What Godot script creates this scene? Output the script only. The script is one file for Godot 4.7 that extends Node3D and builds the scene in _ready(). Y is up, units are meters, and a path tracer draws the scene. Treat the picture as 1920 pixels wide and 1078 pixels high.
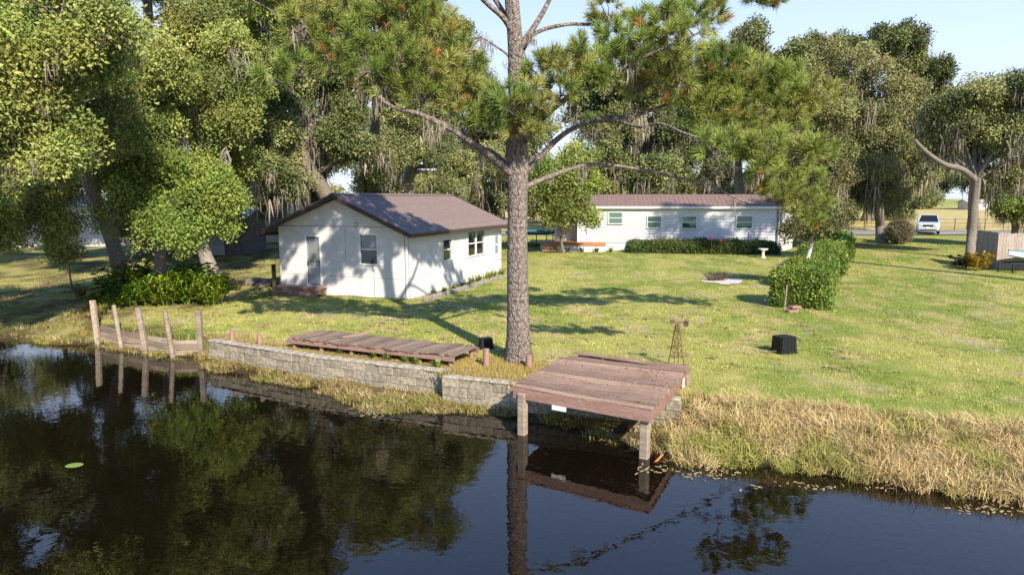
extends Node3D
# A canal-side lawn with a pine, a white house, a long white home and moss-hung oaks. Metres, y up, lawn at y = 0, depth d runs along -z.

const F := 1281.0            # focal length in photograph pixels (1920 wide)
const PITCH := 0.12963579
const EYE := 3.8
const WATER := -0.6
var rng := RandomNumberGenerator.new()
var nz := FastNoiseLite.new()
var counts := {}
var mats := {}
var meshes := {}
var tally := {}

# ---------------------------------------------------------------- directions from the photograph
func ray(px: float, py: float) -> Vector3:
	var x := (px - 960.0) / F
	var y := (539.0 - py) / F
	var c := cos(PITCH)
	var s := sin(PITCH)
	return Vector3(x, y * c - s, -c - y * s)

func at(px: float, py: float, d: float) -> Vector3:
	var r := ray(px, py)
	return Vector3(0, EYE, 0) + r * (d / -r.z)

func on_y(px: float, py: float, y: float) -> Vector3:
	var r := ray(px, py)
	return Vector3(0, EYE, 0) + r * ((y - EYE) / r.y)

func lerp_table(t: Array, x: float) -> float:
	if x <= t[0][0]:
		return t[0][1]
	for i in range(1, t.size()):
		if x <= t[i][0]:
			var a: Array = t[i - 1]
			var b: Array = t[i]
			return lerpf(a[1], b[1], (x - a[0]) / (b[0] - a[0]))
	return t[-1][1]

# depth of the lawn's edge, of the waterline, and how high the ground stands at the foot of the edge
var edge_t := [[-400, 60], [-60, 42], [-30, 29], [-17, 24.6], [-13.2, 21.6], [-12.6, 20.6], [-9.5, 18.86], [-8.74, 18.95], [-8.4, 18.6], [-8.11, 18.12], [-4.86, 16.26], [-3.185, 15.58], [-1.5, 14.81], [-1.48, 14.46], [-0.03, 13.85], [3.24, 12.67], [3.5, 12.75], [6.09, 11.79], [8.6, 11.07], [14, 9.2], [40, 2], [400, -30]]
var shore_t := [[-400, 54], [-60, 37], [-30, 25.5], [-15.9, 20.8], [-13.6, 20.1], [-12.6, 20.35], [-9.5, 18.6], [-8.7, 18.5], [-7.9, 17.4], [-5.1, 15.9], [-3.86, 15.0], [-2.97, 13.8], [-2.2, 14.0], [-1.46, 13.9], [-0.28, 13.75], [0.6, 13.3], [1.8, 12.1], [2.5, 11.4], [2.9, 10.9], [3.9, 10.9], [5.74, 10.15], [7.43, 9.4], [14, 7.0], [40, -3], [400, -40]]
var foot_t := [[-17, -0.05], [-13.2, -0.1], [-12.7, -0.5], [-8.7, -0.5], [-8.2, -0.46], [-4.9, -0.5], [-1.5, -0.52], [-1.47, -0.57], [3.2, -0.5], [3.5, -0.05], [400, -0.05]]
var rise_t := [[0, 0], [28, 0], [45, 0.3], [60, 0.6], [150, 0.9], [5000, 0.9]]

func gy(x: float, d: float) -> float:
	var e := lerp_table(edge_t, x)
	if d >= e:
		var soft: float = 0.0
		if x < -12.6:
			soft = -0.0
		return lerp_table(rise_t, d) + soft
	var w := lerp_table(shore_t, x)
	var f := lerp_table(foot_t, x)
	if d >= w:
		var t: float = (d - w) / maxf(0.05, e - w)
		return lerpf(WATER - 0.015, f, pow(t, 0.8))
	return WATER - 0.015 - minf(1.8, (w - d) * 0.32)

func ground_at(px: float, py: float) -> Vector3:
	var y := 0.0
	var p := Vector3.ZERO
	for i in 6:
		p = on_y(px, py, y)
		y = gy(p.x, -p.z)
	return Vector3(p.x, y, p.z)

func stand(x: float, d: float) -> Vector3:
	return Vector3(x, gy(x, d), -d)

# ---------------------------------------------------------------- names, things, parts
func numbered(called: String, under: Node) -> String:
	var key := str(under.get_instance_id()) + called
	var n: int = counts.get(key, 0)
	counts[key] = n + 1
	return called if n == 0 else "%s_%03d" % [called, n]

func nth(i: int) -> String:
	return ["first", "second", "third", "fourth", "fifth", "sixth", "seventh", "eighth", "ninth", "tenth", "eleventh", "twelfth", "thirteenth", "fourteenth", "fifteenth"][i]

func tag(o: Node, label: String, category: String, group := "") -> Node:
	o.set_meta("label", label)
	o.set_meta("category", category)
	if group != "":
		o.set_meta("group", group)
	return o

func thing(called: String, label: String, category: String, where := Vector3.ZERO, yaw := 0.0, group := "") -> Node3D:
	var o := Node3D.new()
	o.name = numbered(called, self)
	add_child(o)
	o.position = where
	o.rotation.y = yaw
	tag(o, label, category, group)
	return o

func part(under: Node, called: String, mesh: Mesh, m: Material, tf := Transform3D()) -> MeshInstance3D:
	var o := MeshInstance3D.new()
	o.name = numbered(called, under)
	o.mesh = mesh
	o.material_override = m
	under.add_child(o)
	o.transform = tf
	return o

func world_part(under: Node3D, called: String, mesh: Mesh, m: Material) -> MeshInstance3D:
	return part(under, called, mesh, m, under.transform.affine_inverse())

func structure(called: String, mesh: Mesh, m: Material, tf := Transform3D()) -> MeshInstance3D:
	var o := part(self, called, mesh, m, tf)
	o.set_meta("kind", "structure")
	return o

func copies(under: Node, called: String, mesh: Mesh, m: Material, buf: PackedFloat32Array, origin := Vector3.ZERO) -> MultiMeshInstance3D:
	var mm := MultiMesh.new()
	mm.transform_format = MultiMesh.TRANSFORM_3D
	mm.use_colors = true
	mm.mesh = mesh
	mm.instance_count = buf.size() / 16
	mm.buffer = buf
	tally[called] = tally.get(called, 0) + mm.instance_count
	var o := MultiMeshInstance3D.new()
	o.name = numbered(called, under)
	o.multimesh = mm
	o.material_override = m
	o.set_meta("kind", "stuff")
	under.add_child(o)
	o.position = -origin
	return o

func put(buf: PackedFloat32Array, b: Basis, p: Vector3, c: Color) -> void:
	buf.append_array(PackedFloat32Array([b.x.x, b.y.x, b.z.x, p.x, b.x.y, b.y.y, b.z.y, p.y, b.x.z, b.y.z, b.z.z, p.z, c.r, c.g, c.b, 1.0]))

# ---------------------------------------------------------------- mesh building
class Build:
	var v := PackedVector3Array()
	var n := PackedVector3Array()
	var c := PackedColorArray()
	var uv := PackedVector2Array()
	var ix := PackedInt32Array()
	func vert(p: Vector3, nn: Vector3, col := Color.WHITE, t := Vector2.ZERO) -> int:
		v.append(p); n.append(nn); c.append(col); uv.append(t)
		return v.size() - 1
	func face(a: int, b: int, d: int) -> void:
		if (v[b] - v[a]).cross(v[d] - v[a]).dot(n[a] + n[b] + n[d]) > 0.0:
			ix.append(a); ix.append(d); ix.append(b)
		else:
			ix.append(a); ix.append(b); ix.append(d)
	func flat(pts: Array, nn: Vector3, col := Color.WHITE, tx := 1.0) -> void:
		var s := v.size()
		for p in pts:
			var q: Vector3 = p
			vert(q, nn, col, Vector2(q.x + q.z, q.y) * tx)
		for i in range(1, pts.size() - 1):
			face(s, s + i, s + i + 1)
	func poly(pts: Array, away: Vector3, col := Color.WHITE) -> void:
		var nn: Vector3 = (pts[1] - pts[0]).cross(pts[2] - pts[0]).normalized()
		if nn.dot((pts[0] + pts[1] + pts[2]) / 3.0 - away) < 0.0:
			nn = -nn
		flat(pts, nn, col)
	func box(center: Vector3, size: Vector3, b := Basis(), bev := 0.0, col := Color.WHITE) -> void:
		var h := size / 2.0
		var e := minf(bev, minf(h.x, minf(h.y, h.z)) * 0.45)
		var P := func(x: float, y: float, z: float) -> Vector3: return center + b * Vector3(x, y, z)
		for ax in 3:
			for s: float in [-1.0, 1.0]:
				var nn := Vector3.ZERO
				nn[ax] = s
				var u := (ax + 1) % 3
				var w := (ax + 2) % 3
				var q := []
				for k in [[-1, -1], [1, -1], [1, 1], [-1, 1]]:
					var p := Vector3.ZERO
					p[ax] = s * h[ax]
					p[u] = k[0] * (h[u] - e)
					p[w] = k[1] * (h[w] - e)
					q.append(center + b * p)
				flat(q, b * nn, col)
		if e <= 0.0:
			return
		for ax in 3:
			var u := (ax + 1) % 3
			var w := (ax + 2) % 3
			for su: float in [-1.0, 1.0]:
				for sw: float in [-1.0, 1.0]:
					var q := []
					for k in [[-1, 0], [1, 0], [1, 1], [-1, 1]]:
						var p := Vector3.ZERO
						p[ax] = k[0] * (h[ax] - e)
						p[u] = su * (h[u] if k[1] == 0 else h[u] - e)
						p[w] = sw * (h[w] - e if k[1] == 0 else h[w])
						q.append(center + b * p)
					var nn := Vector3.ZERO
					nn[u] = su * 0.7071
					nn[w] = sw * 0.7071
					flat(q, b * nn, col)
		for sx: float in [-1.0, 1.0]:
			for sy: float in [-1.0, 1.0]:
				for sz: float in [-1.0, 1.0]:
					flat([center + b * Vector3(sx * h.x, sy * (h.y - e), sz * (h.z - e)), center + b * Vector3(sx * (h.x - e), sy * h.y, sz * (h.z - e)), center + b * Vector3(sx * (h.x - e), sy * (h.y - e), sz * h.z)], (b * Vector3(sx, sy, sz)).normalized(), col)
	func tube(pts: Array, radii: Array, segs := 8, bump: FastNoiseLite = null, amp := 0.0, col := Color.WHITE, cap := true) -> void:
		var side := Vector3.RIGHT
		var start := v.size()
		var len := 0.0
		for i in pts.size():
			var t: Vector3 = (pts[mini(i + 1, pts.size() - 1)] - pts[maxi(i - 1, 0)]).normalized()
			side = side - t * side.dot(t)
			if side.length() < 0.05:
				side = t.cross(Vector3.FORWARD)
			side = side.normalized()
			var up := t.cross(side)
			if i > 0:
				len += pts[i].distance_to(pts[i - 1])
			for k in segs + 1:
				var a := TAU * k / segs
				var dir := side * cos(a) + up * sin(a)
				var r: float = radii[i]
				var p: Vector3 = pts[i] + dir * r
				if bump:
					p += dir * r * amp * bump.get_noise_3dv(p if k < segs else pts[i] + side * r)
				vert(p, dir, col, Vector2(float(k) / segs * 2.0, len * 0.6))
		for i in pts.size() - 1:
			for k in segs:
				var a := start + i * (segs + 1) + k
				face(a, a + 1, a + segs + 2)
				face(a, a + segs + 2, a + segs + 1)
		if cap:
			for i in [0, pts.size() - 1]:
				var j := 1 if i == 0 else pts.size() - 2
				var nn: Vector3 = (pts[i] - pts[j]).normalized()
				var ring := []
				for k in segs:
					ring.append(v[start + i * (segs + 1) + k])
				flat(ring, nn, col)
	func done() -> ArrayMesh:
		var a := []
		a.resize(Mesh.ARRAY_MAX)
		a[Mesh.ARRAY_VERTEX] = v
		a[Mesh.ARRAY_NORMAL] = n
		a[Mesh.ARRAY_COLOR] = c
		a[Mesh.ARRAY_TEX_UV] = uv
		a[Mesh.ARRAY_INDEX] = ix
		var m := ArrayMesh.new()
		m.add_surface_from_arrays(Mesh.PRIMITIVE_TRIANGLES, a)
		return m

func block(size: Vector3, bev := 0.006) -> ArrayMesh:
	var key := str(size) + str(bev)
	if not meshes.has(key):
		var b := Build.new()
		b.box(Vector3.ZERO, size, Basis(), bev)
		meshes[key] = b.done()
	return meshes[key]

func rod(a: Vector3, b: Vector3, r: float, segs := 6, r2 := -1.0) -> ArrayMesh:
	var m := Build.new()
	m.tube([a, b], [r, r if r2 < 0.0 else r2], segs)
	return m.done()

func smooth_path(pts: Array, steps := 6) -> Array:
	var out := []
	for i in pts.size() - 1:
		var p0: Vector3 = pts[maxi(i - 1, 0)]
		var p3: Vector3 = pts[mini(i + 2, pts.size() - 1)]
		for k in steps:
			out.append((pts[i] as Vector3).cubic_interpolate(pts[i + 1], p0, p3, float(k) / steps))
	out.append(pts[-1])
	return out

func taper(n: int, a: float, b: float, curve := 1.0) -> Array:
	var out := []
	for i in n:
		out.append(lerpf(a, b, pow(float(i) / maxf(1.0, n - 1), curve)))
	return out

# ---------------------------------------------------------------- materials (colours are linear base colours)
func srgb(c: Color) -> Color:
	return c.linear_to_srgb()

func mat(called: String, c: Color, rough := 0.8, metallic := 0.0) -> StandardMaterial3D:
	if mats.has(called):
		return mats[called]
	var m := StandardMaterial3D.new()
	m.resource_name = called
	m.albedo_color = srgb(c)
	m.roughness = rough
	m.metallic = metallic
	m.metallic_specular = 0.35
	m.cull_mode = BaseMaterial3D.CULL_DISABLED
	mats[called] = m
	return m

func picture(w: int, h: int, f: Callable) -> ImageTexture:
	var im := Image.create(w, h, false, Image.FORMAT_RGB8)
	for y in h:
		for x in w:
			im.set_pixel(x, y, f.call(x, y))
	im.generate_mipmaps()
	return ImageTexture.create_from_image(im)

# grain streaks: slow along u, quick along v; two base colours that take turns by patches
func streaks(seed_: int, a: Color, b: Color, c: Color, along := 0.012, across := 0.16) -> ImageTexture:
	var n := FastNoiseLite.new()
	n.seed = seed_
	n.frequency = 1.0
	n.fractal_octaves = 3
	return picture(256, 256, func(x, y):
		var g: float = n.get_noise_2d(x * along, y * across)
		var f: float = n.get_noise_2d(x * along * 6.0 + 300.0, y * across * 3.0)
		var big: float = n.get_noise_2d(x * 0.011 + 77.0, y * 0.02 + 31.0)
		var col: Color = a.lerp(b, smoothstep(-0.25, 0.3, g + big * 0.8))
		col = col.lerp(c, smoothstep(0.05, 0.45, f) * 0.7)
		return srgb(col))

func speckle(seed_: int, a: Color, b: Color, freq := 0.05, sharp := 0.35) -> ImageTexture:
	var n := FastNoiseLite.new()
	n.seed = seed_
	n.frequency = freq
	n.fractal_octaves = 4
	var im := n.get_seamless_image(256, 256)
	return picture(256, 256, func(x, y):
		var g: float = im.get_pixel(x, y).r
		return srgb(a.lerp(b, smoothstep(0.5 - sharp, 0.5 + sharp, g))))

func height_map(seed_: int, freq: float, cellular := false, octaves := 3) -> ImageTexture:
	var n := FastNoiseLite.new()
	n.seed = seed_
	n.frequency = freq
	n.fractal_octaves = octaves
	if cellular:
		n.noise_type = FastNoiseLite.TYPE_CELLULAR
		n.cellular_return_type = FastNoiseLite.RETURN_DISTANCE2_SUB
	var im := n.get_seamless_image(256, 256)
	return ImageTexture.create_from_image(im)

func textured(called: String, tex: Texture2D, scale: Vector3, rough := 0.85, bump: Texture2D = null, relief := 0.0, world := false) -> StandardMaterial3D:
	var m := mat(called, Color.WHITE, rough)
	m.albedo_color = Color.WHITE
	m.albedo_texture = tex
	m.uv1_triplanar = true
	m.uv1_world_triplanar = world
	m.uv1_scale = scale
	if bump:
		m.heightmap_enabled = true
		m.heightmap_texture = bump
		m.heightmap_scale = relief
	return m

func variants(base: StandardMaterial3D, n: int, spread := 0.12) -> Array:
	var out := []
	for i in n:
		var m: StandardMaterial3D = base.duplicate()
		m.uv1_offset = Vector3(i * 0.37, i * 0.23, i * 0.61)
		var k := 1.0 - spread * (float(i) / n)
		m.albedo_color = srgb(Color(k * 0.95, k * 0.97, k * 0.96) if i % 3 == 1 else Color(k, k * (1.0 - 0.03 * (i % 2)), k * (1.0 - 0.05 * (i % 2))))
		out.append(m)
	return out

func leafy(called: String, through := 0.5) -> StandardMaterial3D:
	var m := mat(called, Color.WHITE, 0.55)
	m.albedo_color = Color.WHITE
	m.vertex_color_use_as_albedo = true
	m.metallic_specular = 0.3
	if through > 0.0:
		m.backlight_enabled = true
		m.backlight = Color(through, through, through * 0.6)
	return m

# ---------------------------------------------------------------- foliage
func random_dir() -> Vector3:
	var z := rng.randf_range(-1.0, 1.0)
	var a := rng.randf() * TAU
	var r := sqrt(1.0 - z * z)
	return Vector3(r * cos(a), z, r * sin(a))

# a spray of small leaves
func leaf_spray(n: int, radius: Vector3, length: float, width: float, up := 0.5) -> ArrayMesh:
	var b := Build.new()
	for i in n:
		var p := random_dir() * pow(rng.randf(), 0.5) * radius
		var dir := (random_dir() + p.normalized() * 0.6).normalized()
		var nn := (random_dir() + Vector3.UP * up).normalized()
		nn = (nn - dir * nn.dot(dir)).normalized()
		var s := dir.cross(nn)
		var k := rng.randf_range(0.5, 1.35)
		var mid := p + dir * length * 0.45 * k + nn * width * 0.22
		var tip := p + dir * length * k
		var l := mid + s * width * 0.5 * k - nn * width * 0.2
		var r := mid - s * width * 0.5 * k - nn * width * 0.2
		var t := rng.randf_range(0.75, 1.25)
		var col := Color(t * rng.randf_range(0.9, 1.15), t, t * rng.randf_range(0.8, 1.1))
		for tri in [[p, l, tip], [p, tip, r]]:
			var fn: Vector3 = (tri[1] - tri[0]).cross(tri[2] - tri[0]).normalized()
			if fn.dot(nn) < 0.0:
				fn = -fn
			b.flat(tri, fn, col)
	return b.done()

# a brush of long needles along +y
func needle_brush(n: int, length: float, width: float, spread_lo := 0.35, spread_hi := 1.25) -> ArrayMesh:
	var b := Build.new()
	for i in n:
		var h := rng.randf()
		var a := rng.randf() * TAU
		var lean := lerpf(spread_hi, spread_lo, h) * rng.randf_range(0.8, 1.1)
		var out := Vector3(cos(a), 0, sin(a))
		var dir := (Vector3.UP * cos(lean) + out * sin(lean)).normalized()
		var base := Vector3.UP * h * length * 0.55
		var s := dir.cross(Vector3(-sin(a), rng.randf() - 0.5, cos(a))).normalized().rotated(dir, rng.randf() * TAU) * width
		var k := rng.randf_range(0.75, 1.1)
		var mid := base + dir * length * 0.5 * k
		var tip := base + dir * length * k + Vector3.DOWN * length * 0.12
		var t := rng.randf_range(0.7, 1.25)
		var col := Color(t, t, t)
		var nn := s.cross(dir).normalized()
		b.flat([base - s * 0.5, base + s * 0.5, mid + s * 0.5, mid - s * 0.5], nn, col)
		b.flat([mid - s * 0.5, mid + s * 0.5, tip], nn, col)
	return b.done()

# a tuft of grass blades rooted in a disc
func grass_tuft(n: int, radius: float, h: float, width: float, lean := 0.5, bends := 1) -> ArrayMesh:
	var b := Build.new()
	for i in n:
		var a := rng.randf() * TAU
		var r := radius * sqrt(rng.randf())
		var base := Vector3(cos(a) * r, -0.02, sin(a) * r)
		var az := rng.randf() * TAU
		var out := Vector3(cos(az), 0, sin(az))
		var hh := h * rng.randf_range(0.5, 1.15)
		var ln := lean * rng.randf_range(0.2, 1.3)
		var s := Vector3(-out.z, 0, out.x).rotated(Vector3.UP, rng.randf_range(-0.8, 0.8)) * width
		var t := rng.randf_range(0.7, 1.3)
		var col := Color(t * rng.randf_range(0.92, 1.12), t, t * rng.randf_range(0.8, 1.1))
		var mid := base + Vector3.UP * hh * 0.6 + out * ln * hh * 0.35
		var tip := base + Vector3.UP * hh * (1.0 - 0.25 * ln) + out * ln * hh
		var nn := s.cross(tip - base).normalized()
		if nn.y < 0.0:
			nn = -nn
		if bends > 0:
			b.flat([base - s * 0.5, base + s * 0.5, mid + s * 0.4, mid - s * 0.4], nn, col)
			b.flat([mid - s * 0.4, mid + s * 0.4, tip], nn, col)
		else:
			b.flat([base - s * 0.5, base + s * 0.5, tip], nn, col)
	return b.done()

# hanging strands of grey moss
func moss_beard(n: int, length: float) -> ArrayMesh:
	var b := Build.new()
	for i in n:
		var p := Vector3(rng.randfn(0.0, 0.22), rng.randf_range(-0.5, 0.35), rng.randfn(0.0, 0.22))
		var l := length * pow(rng.randf(), 1.6) + 0.12
		var a := rng.randf() * TAU
		var s := Vector3(cos(a), 0, sin(a)) * rng.randf_range(0.008, 0.026)
		var t := rng.randf_range(0.7, 1.25)
		var col := Color(t, t, t * rng.randf_range(0.9, 1.05))
		var q := p
		var nn := Vector3(-sin(a), 0.2, cos(a)).normalized()
		for k in 3:
			var q2 := q + Vector3(rng.randf_range(-0.07, 0.07), -l / 3.0, rng.randf_range(-0.07, 0.07))
			var s2: Vector3 = s * [1.1, 0.7, 0.1][k]
			b.flat([q - s, q + s, q2 + s2, q2 - s2], nn, col)
			q = q2
			s = s2
	return b.done()

func leaf_basis(dir: Vector3, s: float) -> Basis:
	var b := Basis(Vector3.UP, rng.randf() * TAU)
	var y := (dir + Vector3.UP * 0.4 + random_dir() * 0.5).normalized()
	var x := y.cross(b.x if absf(y.dot(b.x)) < 0.9 else b.z).normalized()
	return Basis(x, y, x.cross(y)).scaled_local(Vector3(s, s, s))

# lobes: [px, py, d, radius in photograph pixels]; gives world spheres
func spheres(list: Array) -> Array:
	var out := []
	for l in list:
		out.append([at(l[0], l[1], l[2]), l[3] * l[2] / F])
	return out

# fills spheres with knots of leaf sprays; returns the knots' centres
func crown(buf: PackedFloat32Array, balls: Array, cols: Array, dens: float, size: float, knots := 10, flat_y := 0.8) -> Array:
	var subs := []
	for ball in balls:
		var c: Vector3 = ball[0]
		var r: float = ball[1]
		for k in knots:
			var dir := random_dir()
			var kr := r * rng.randf_range(0.22, 0.5)
			var kc := c + dir * Vector3(r, r * flat_y, r) * rng.randf_range(0.4, 1.02)
			subs.append([kc, kr, c])
			var n := int(dens * 0.8 * kr * kr / (size * size)) + 2
			var knot_col: Color = (cols[rng.randi() % cols.size()] as Color).lerp(cols[rng.randi() % cols.size()], rng.randf())
			knot_col = knot_col * rng.randf_range(0.65, 1.3)
			for i in n:
				var e := random_dir()
				var p := kc + e * Vector3(1, 0.75, 1) * kr * (0.35 + 0.75 * sqrt(rng.randf()))
				if nz.get_noise_3dv(p * 80.0) < -0.05 or nz.get_noise_3dv(p * 230.0 + Vector3(500, 0, 0)) < -0.14:
					continue
				var t := rng.randf_range(0.8, 1.2)
				put(buf, leaf_basis(e, size * rng.randf_range(0.7, 1.35)), p, Color(knot_col.r * t * rng.randf_range(0.92, 1.12), knot_col.g * t, knot_col.b * t))
	return subs

# branches from a tree's forks to its knots of leaves
func branches(b: Build, from: Array, subs: Array, r: float, share := 0.5) -> void:
	for s in subs:
		if rng.randf() > share:
			continue
		var best: Vector3 = from[0]
		for f in from:
			if (f as Vector3).distance_to(s[0]) < best.distance_to(s[0]):
				best = f
		var mid: Vector3 = best.lerp(s[0], 0.5) + random_dir() * best.distance_to(s[0]) * 0.12 + Vector3.UP * 0.15
		b.tube(smooth_path([best, mid, s[0]], 3), taper(7, r, r * 0.2), 5)

func hang_moss(subs: Array, per: float, size: float, cols: Array) -> PackedFloat32Array:
	var buf := PackedFloat32Array()
	for s in subs:
		if s.size() > 2 and (s[0] as Vector3).y > (s[2] as Vector3).y + s[1] * 0.3:
			continue
		var n := int(per) + (1 if rng.randf() < fposmod(per, 1.0) else 0)
		for i in n:
			var e := random_dir()
			e.y = -absf(e.y) * 0.6
			var k := size * rng.randf_range(0.6, 1.5)
			put(buf, Basis(Vector3.UP, rng.randf() * TAU).scaled_local(Vector3(k, k * rng.randf_range(0.5, 1.25), k)), s[0] + e * s[1] * 0.9, (cols[rng.randi() % cols.size()] as Color) * rng.randf_range(0.75, 1.2))
	return buf

# ---------------------------------------------------------------- the setting
func lawn_color(x: float, d: float) -> Color:
	var a := nz.get_noise_2d(x * 14.0, d * 10.0)
	var b := nz.get_noise_2d(x * 55.0 + 400.0, d * 38.0)
	var c := nz.get_noise_2d(x * 230.0 - 90.0, d * 170.0)
	var green := Color(0.250, 0.300, 0.066)
	var yellow := Color(0.405, 0.395, 0.115)
	var straw := Color(0.47, 0.39, 0.17)
	var col := green.lerp(yellow, smoothstep(-0.35, 0.35, a + b * 0.7 + c * 0.35))
	col = col.lerp(straw, smoothstep(0.12, 0.5, b + c * 0.5 - a * 0.4) * 0.7)
	# worn sandy spots
	col = col.lerp(Color(0.46, 0.37, 0.25), smoothstep(0.36, 0.5, nz.get_noise_2d(x * 42.0 + 70.0, d * 30.0) + c * 0.25) * 0.5)
	# fallen leaves and bare earth beneath the trees by the left bank
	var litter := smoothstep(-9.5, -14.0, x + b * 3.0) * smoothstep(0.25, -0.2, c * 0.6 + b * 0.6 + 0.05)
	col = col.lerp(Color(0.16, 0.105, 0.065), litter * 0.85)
	return col

func build_ground() -> void:
	var xs := []
	for x in [-1600.0, -700.0, -300.0, -150.0, -90.0, -60.0, -45.0, -36.0]:
		xs.append(x)
	var x0 := -30.0
	while x0 < 40.0:
		xs.append(x0)
		x0 += 0.3
	for t in edge_t:
		if t[0] > -30 and t[0] < 40:
			xs.append(float(t[0]) + 0.0001)
	xs.append_array([45.0, 60.0, 90.0, 150.0, 300.0, 700.0, 1600.0])
	xs.sort()
	var b := Build.new()
	var rows := 0
	for x: float in xs:
		var e := lerp_table(edge_t, x)
		var w := lerp_table(shore_t, x)
		var ds := [w - 150.0, w - 9.0, w - 4.0, w - 1.5, w - 0.5, w]
		for k in [0.2, 0.4, 0.6, 0.8]:
			ds.append(lerpf(w, e, k))
		ds.append(e - 0.012)
		ds.append(e)
		var far: float = e
		var step := 0.25
		while far < 62.0:
			far += step
			step = minf(step * 1.04, 1.5)
			ds.append(far)
			if ds.size() > 70:
				break
		while ds.size() < 78:
			ds.append(ds[-1] + 4.0)
		for k in [130.0, 160.0, 220.0, 400.0, 900.0, 2500.0]:
			ds.append(maxf(k, ds[-1] + 5.0))
		rows = ds.size()
		for d: float in ds:
			var y := gy(x, d)
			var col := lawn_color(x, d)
			if d < e - 0.01:
				var wet: float = clampf((d - w) / maxf(0.1, e - w), 0.0, 1.0)
				col = Color(0.075, 0.050, 0.028).lerp(Color(0.19, 0.14, 0.075) if x > -12.6 else col, minf(1.0, wet * (1.0 if x > -12.6 else 3.0)))
			elif d > e + 0.6:
				y += nz.get_noise_2d(x * 60.0, d * 60.0) * 0.025
			b.vert(Vector3(x, y, -d), Vector3.UP, col, Vector2(x, d))
	for i in xs.size() - 1:
		for k in rows - 1:
			var q := i * rows + k
			b.face(q, q + 1, q + rows + 1)
			b.face(q, q + rows + 1, q + rows)
	var m := mat("ground", Color.WHITE, 0.95)
	m.vertex_color_use_as_albedo = true
	m.metallic_specular = 0.1
	m.albedo_texture = speckle(5, Color(0.5, 0.5, 0.48), Color(1.0, 1.0, 1.0), 0.14, 0.25)
	m.uv1_triplanar = true
	m.uv1_world_triplanar = true
	m.uv1_scale = Vector3(0.8, 0.8, 0.8)
	m.heightmap_enabled = true
	m.heightmap_texture = height_map(9, 0.12)
	m.heightmap_scale = 2.0
	structure("ground", b.done(), m)

func build_field() -> void:
	# the dry hayfield across the road, a sheet of its own between the wire fence and the far trees
	var b := Build.new()
	var ds := [67.0, 90.0, 120.0, 150.0, 186.0]
	for i in 4:
		b.flat([Vector3(-90, gy(0, ds[i]) + 0.04, -ds[i]), Vector3(260, gy(0, ds[i]) + 0.04, -ds[i]), Vector3(260, gy(0, ds[i + 1]) + 0.04, -ds[i + 1]), Vector3(-90, gy(0, ds[i + 1]) + 0.04, -ds[i + 1])], Vector3.UP)
	structure("field", b.done(), textured("dry hay", speckle(160, Color(0.33, 0.25, 0.085), Color(0.46, 0.37, 0.14), 0.03, 0.35), Vector3(0.06, 0.06, 0.06), 0.95))

func build_water() -> void:
	var m := mat("water", Color(0.0045, 0.0032, 0.0016), 0.01)
	m.metallic_specular = 0.47
	m.heightmap_enabled = true
	m.heightmap_texture = height_map(31, 0.035, false, 3)
	m.uv1_triplanar = true
	m.uv1_world_triplanar = true
	m.uv1_scale = Vector3(0.42, 0.42, 0.42)
	m.heightmap_scale = 0.075
	m.transparency = BaseMaterial3D.TRANSPARENCY_ALPHA
	var c := m.albedo_color
	c.a = 0.97
	m.albedo_color = c
	var b := Build.new()
	b.flat([Vector3(-500, WATER, 200), Vector3(500, WATER, 200), Vector3(500, WATER, -60), Vector3(-500, WATER, -60)], Vector3.UP)
	structure("water", b.done(), m)

func build_grass() -> void:
	var m := leafy("grass blade", 0.4)
	var buf := PackedFloat32Array()
	var tuft := grass_tuft(34, 0.15, 0.075, 0.013, 0.9, 0)
	var d := 10.8
	while d < 56.0:
		var row := 0.17 * maxf(1.0, pow(d / 14.0, 0.75))
		var xa := maxf(-24.0, -0.80 * d - 1.0)
		var xb := minf(44.0, 0.80 * d + 2.5)
		var x := xa
		while x < xb:
			x += row * rng.randf_range(0.7, 1.3)
			var dd := d + rng.randf_range(-0.5, 0.5) * row
			if dd < (lerp_table(edge_t, x) + 0.08 if x > -12.9 else lerp_table(shore_t, x) + 0.3) or bare(x, dd):
				continue
			var s := row / 0.17 * rng.randf_range(0.8, 1.3)
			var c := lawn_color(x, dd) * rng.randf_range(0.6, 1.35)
			if x < -11.0 and rng.randf() < 0.2:
				continue
			put(buf, Basis(Vector3.UP, rng.randf() * TAU).scaled_local(Vector3(s, minf(s, 1.25) * rng.randf_range(0.6, 1.1), s)), stand(x, dd), c)
		d += row
	var o := copies(self, "lawn_grass", tuft, m, buf)
	tag(o, "short mown yellow green lawn grass between the houses and the canal", "grass")

# where no grass grows: beneath the houses, the platform, the fire pit and the road
func bare(x: float, d: float) -> bool:
	var h := Vector2(x + 9.43, d - 27.63).rotated(deg_to_rad(20.65))
	if h.x > -0.05 and h.x < 5.92 and h.y > -0.05 and h.y < 9.8:
		return true
	if x > 2.9 and x < 17.6 and d > 44.6 and d < 51.0:
		return true
	if Vector2((x - 9.9), (d - 31.4) * 0.7).length() < 0.95:
		return true
	return false

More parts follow.
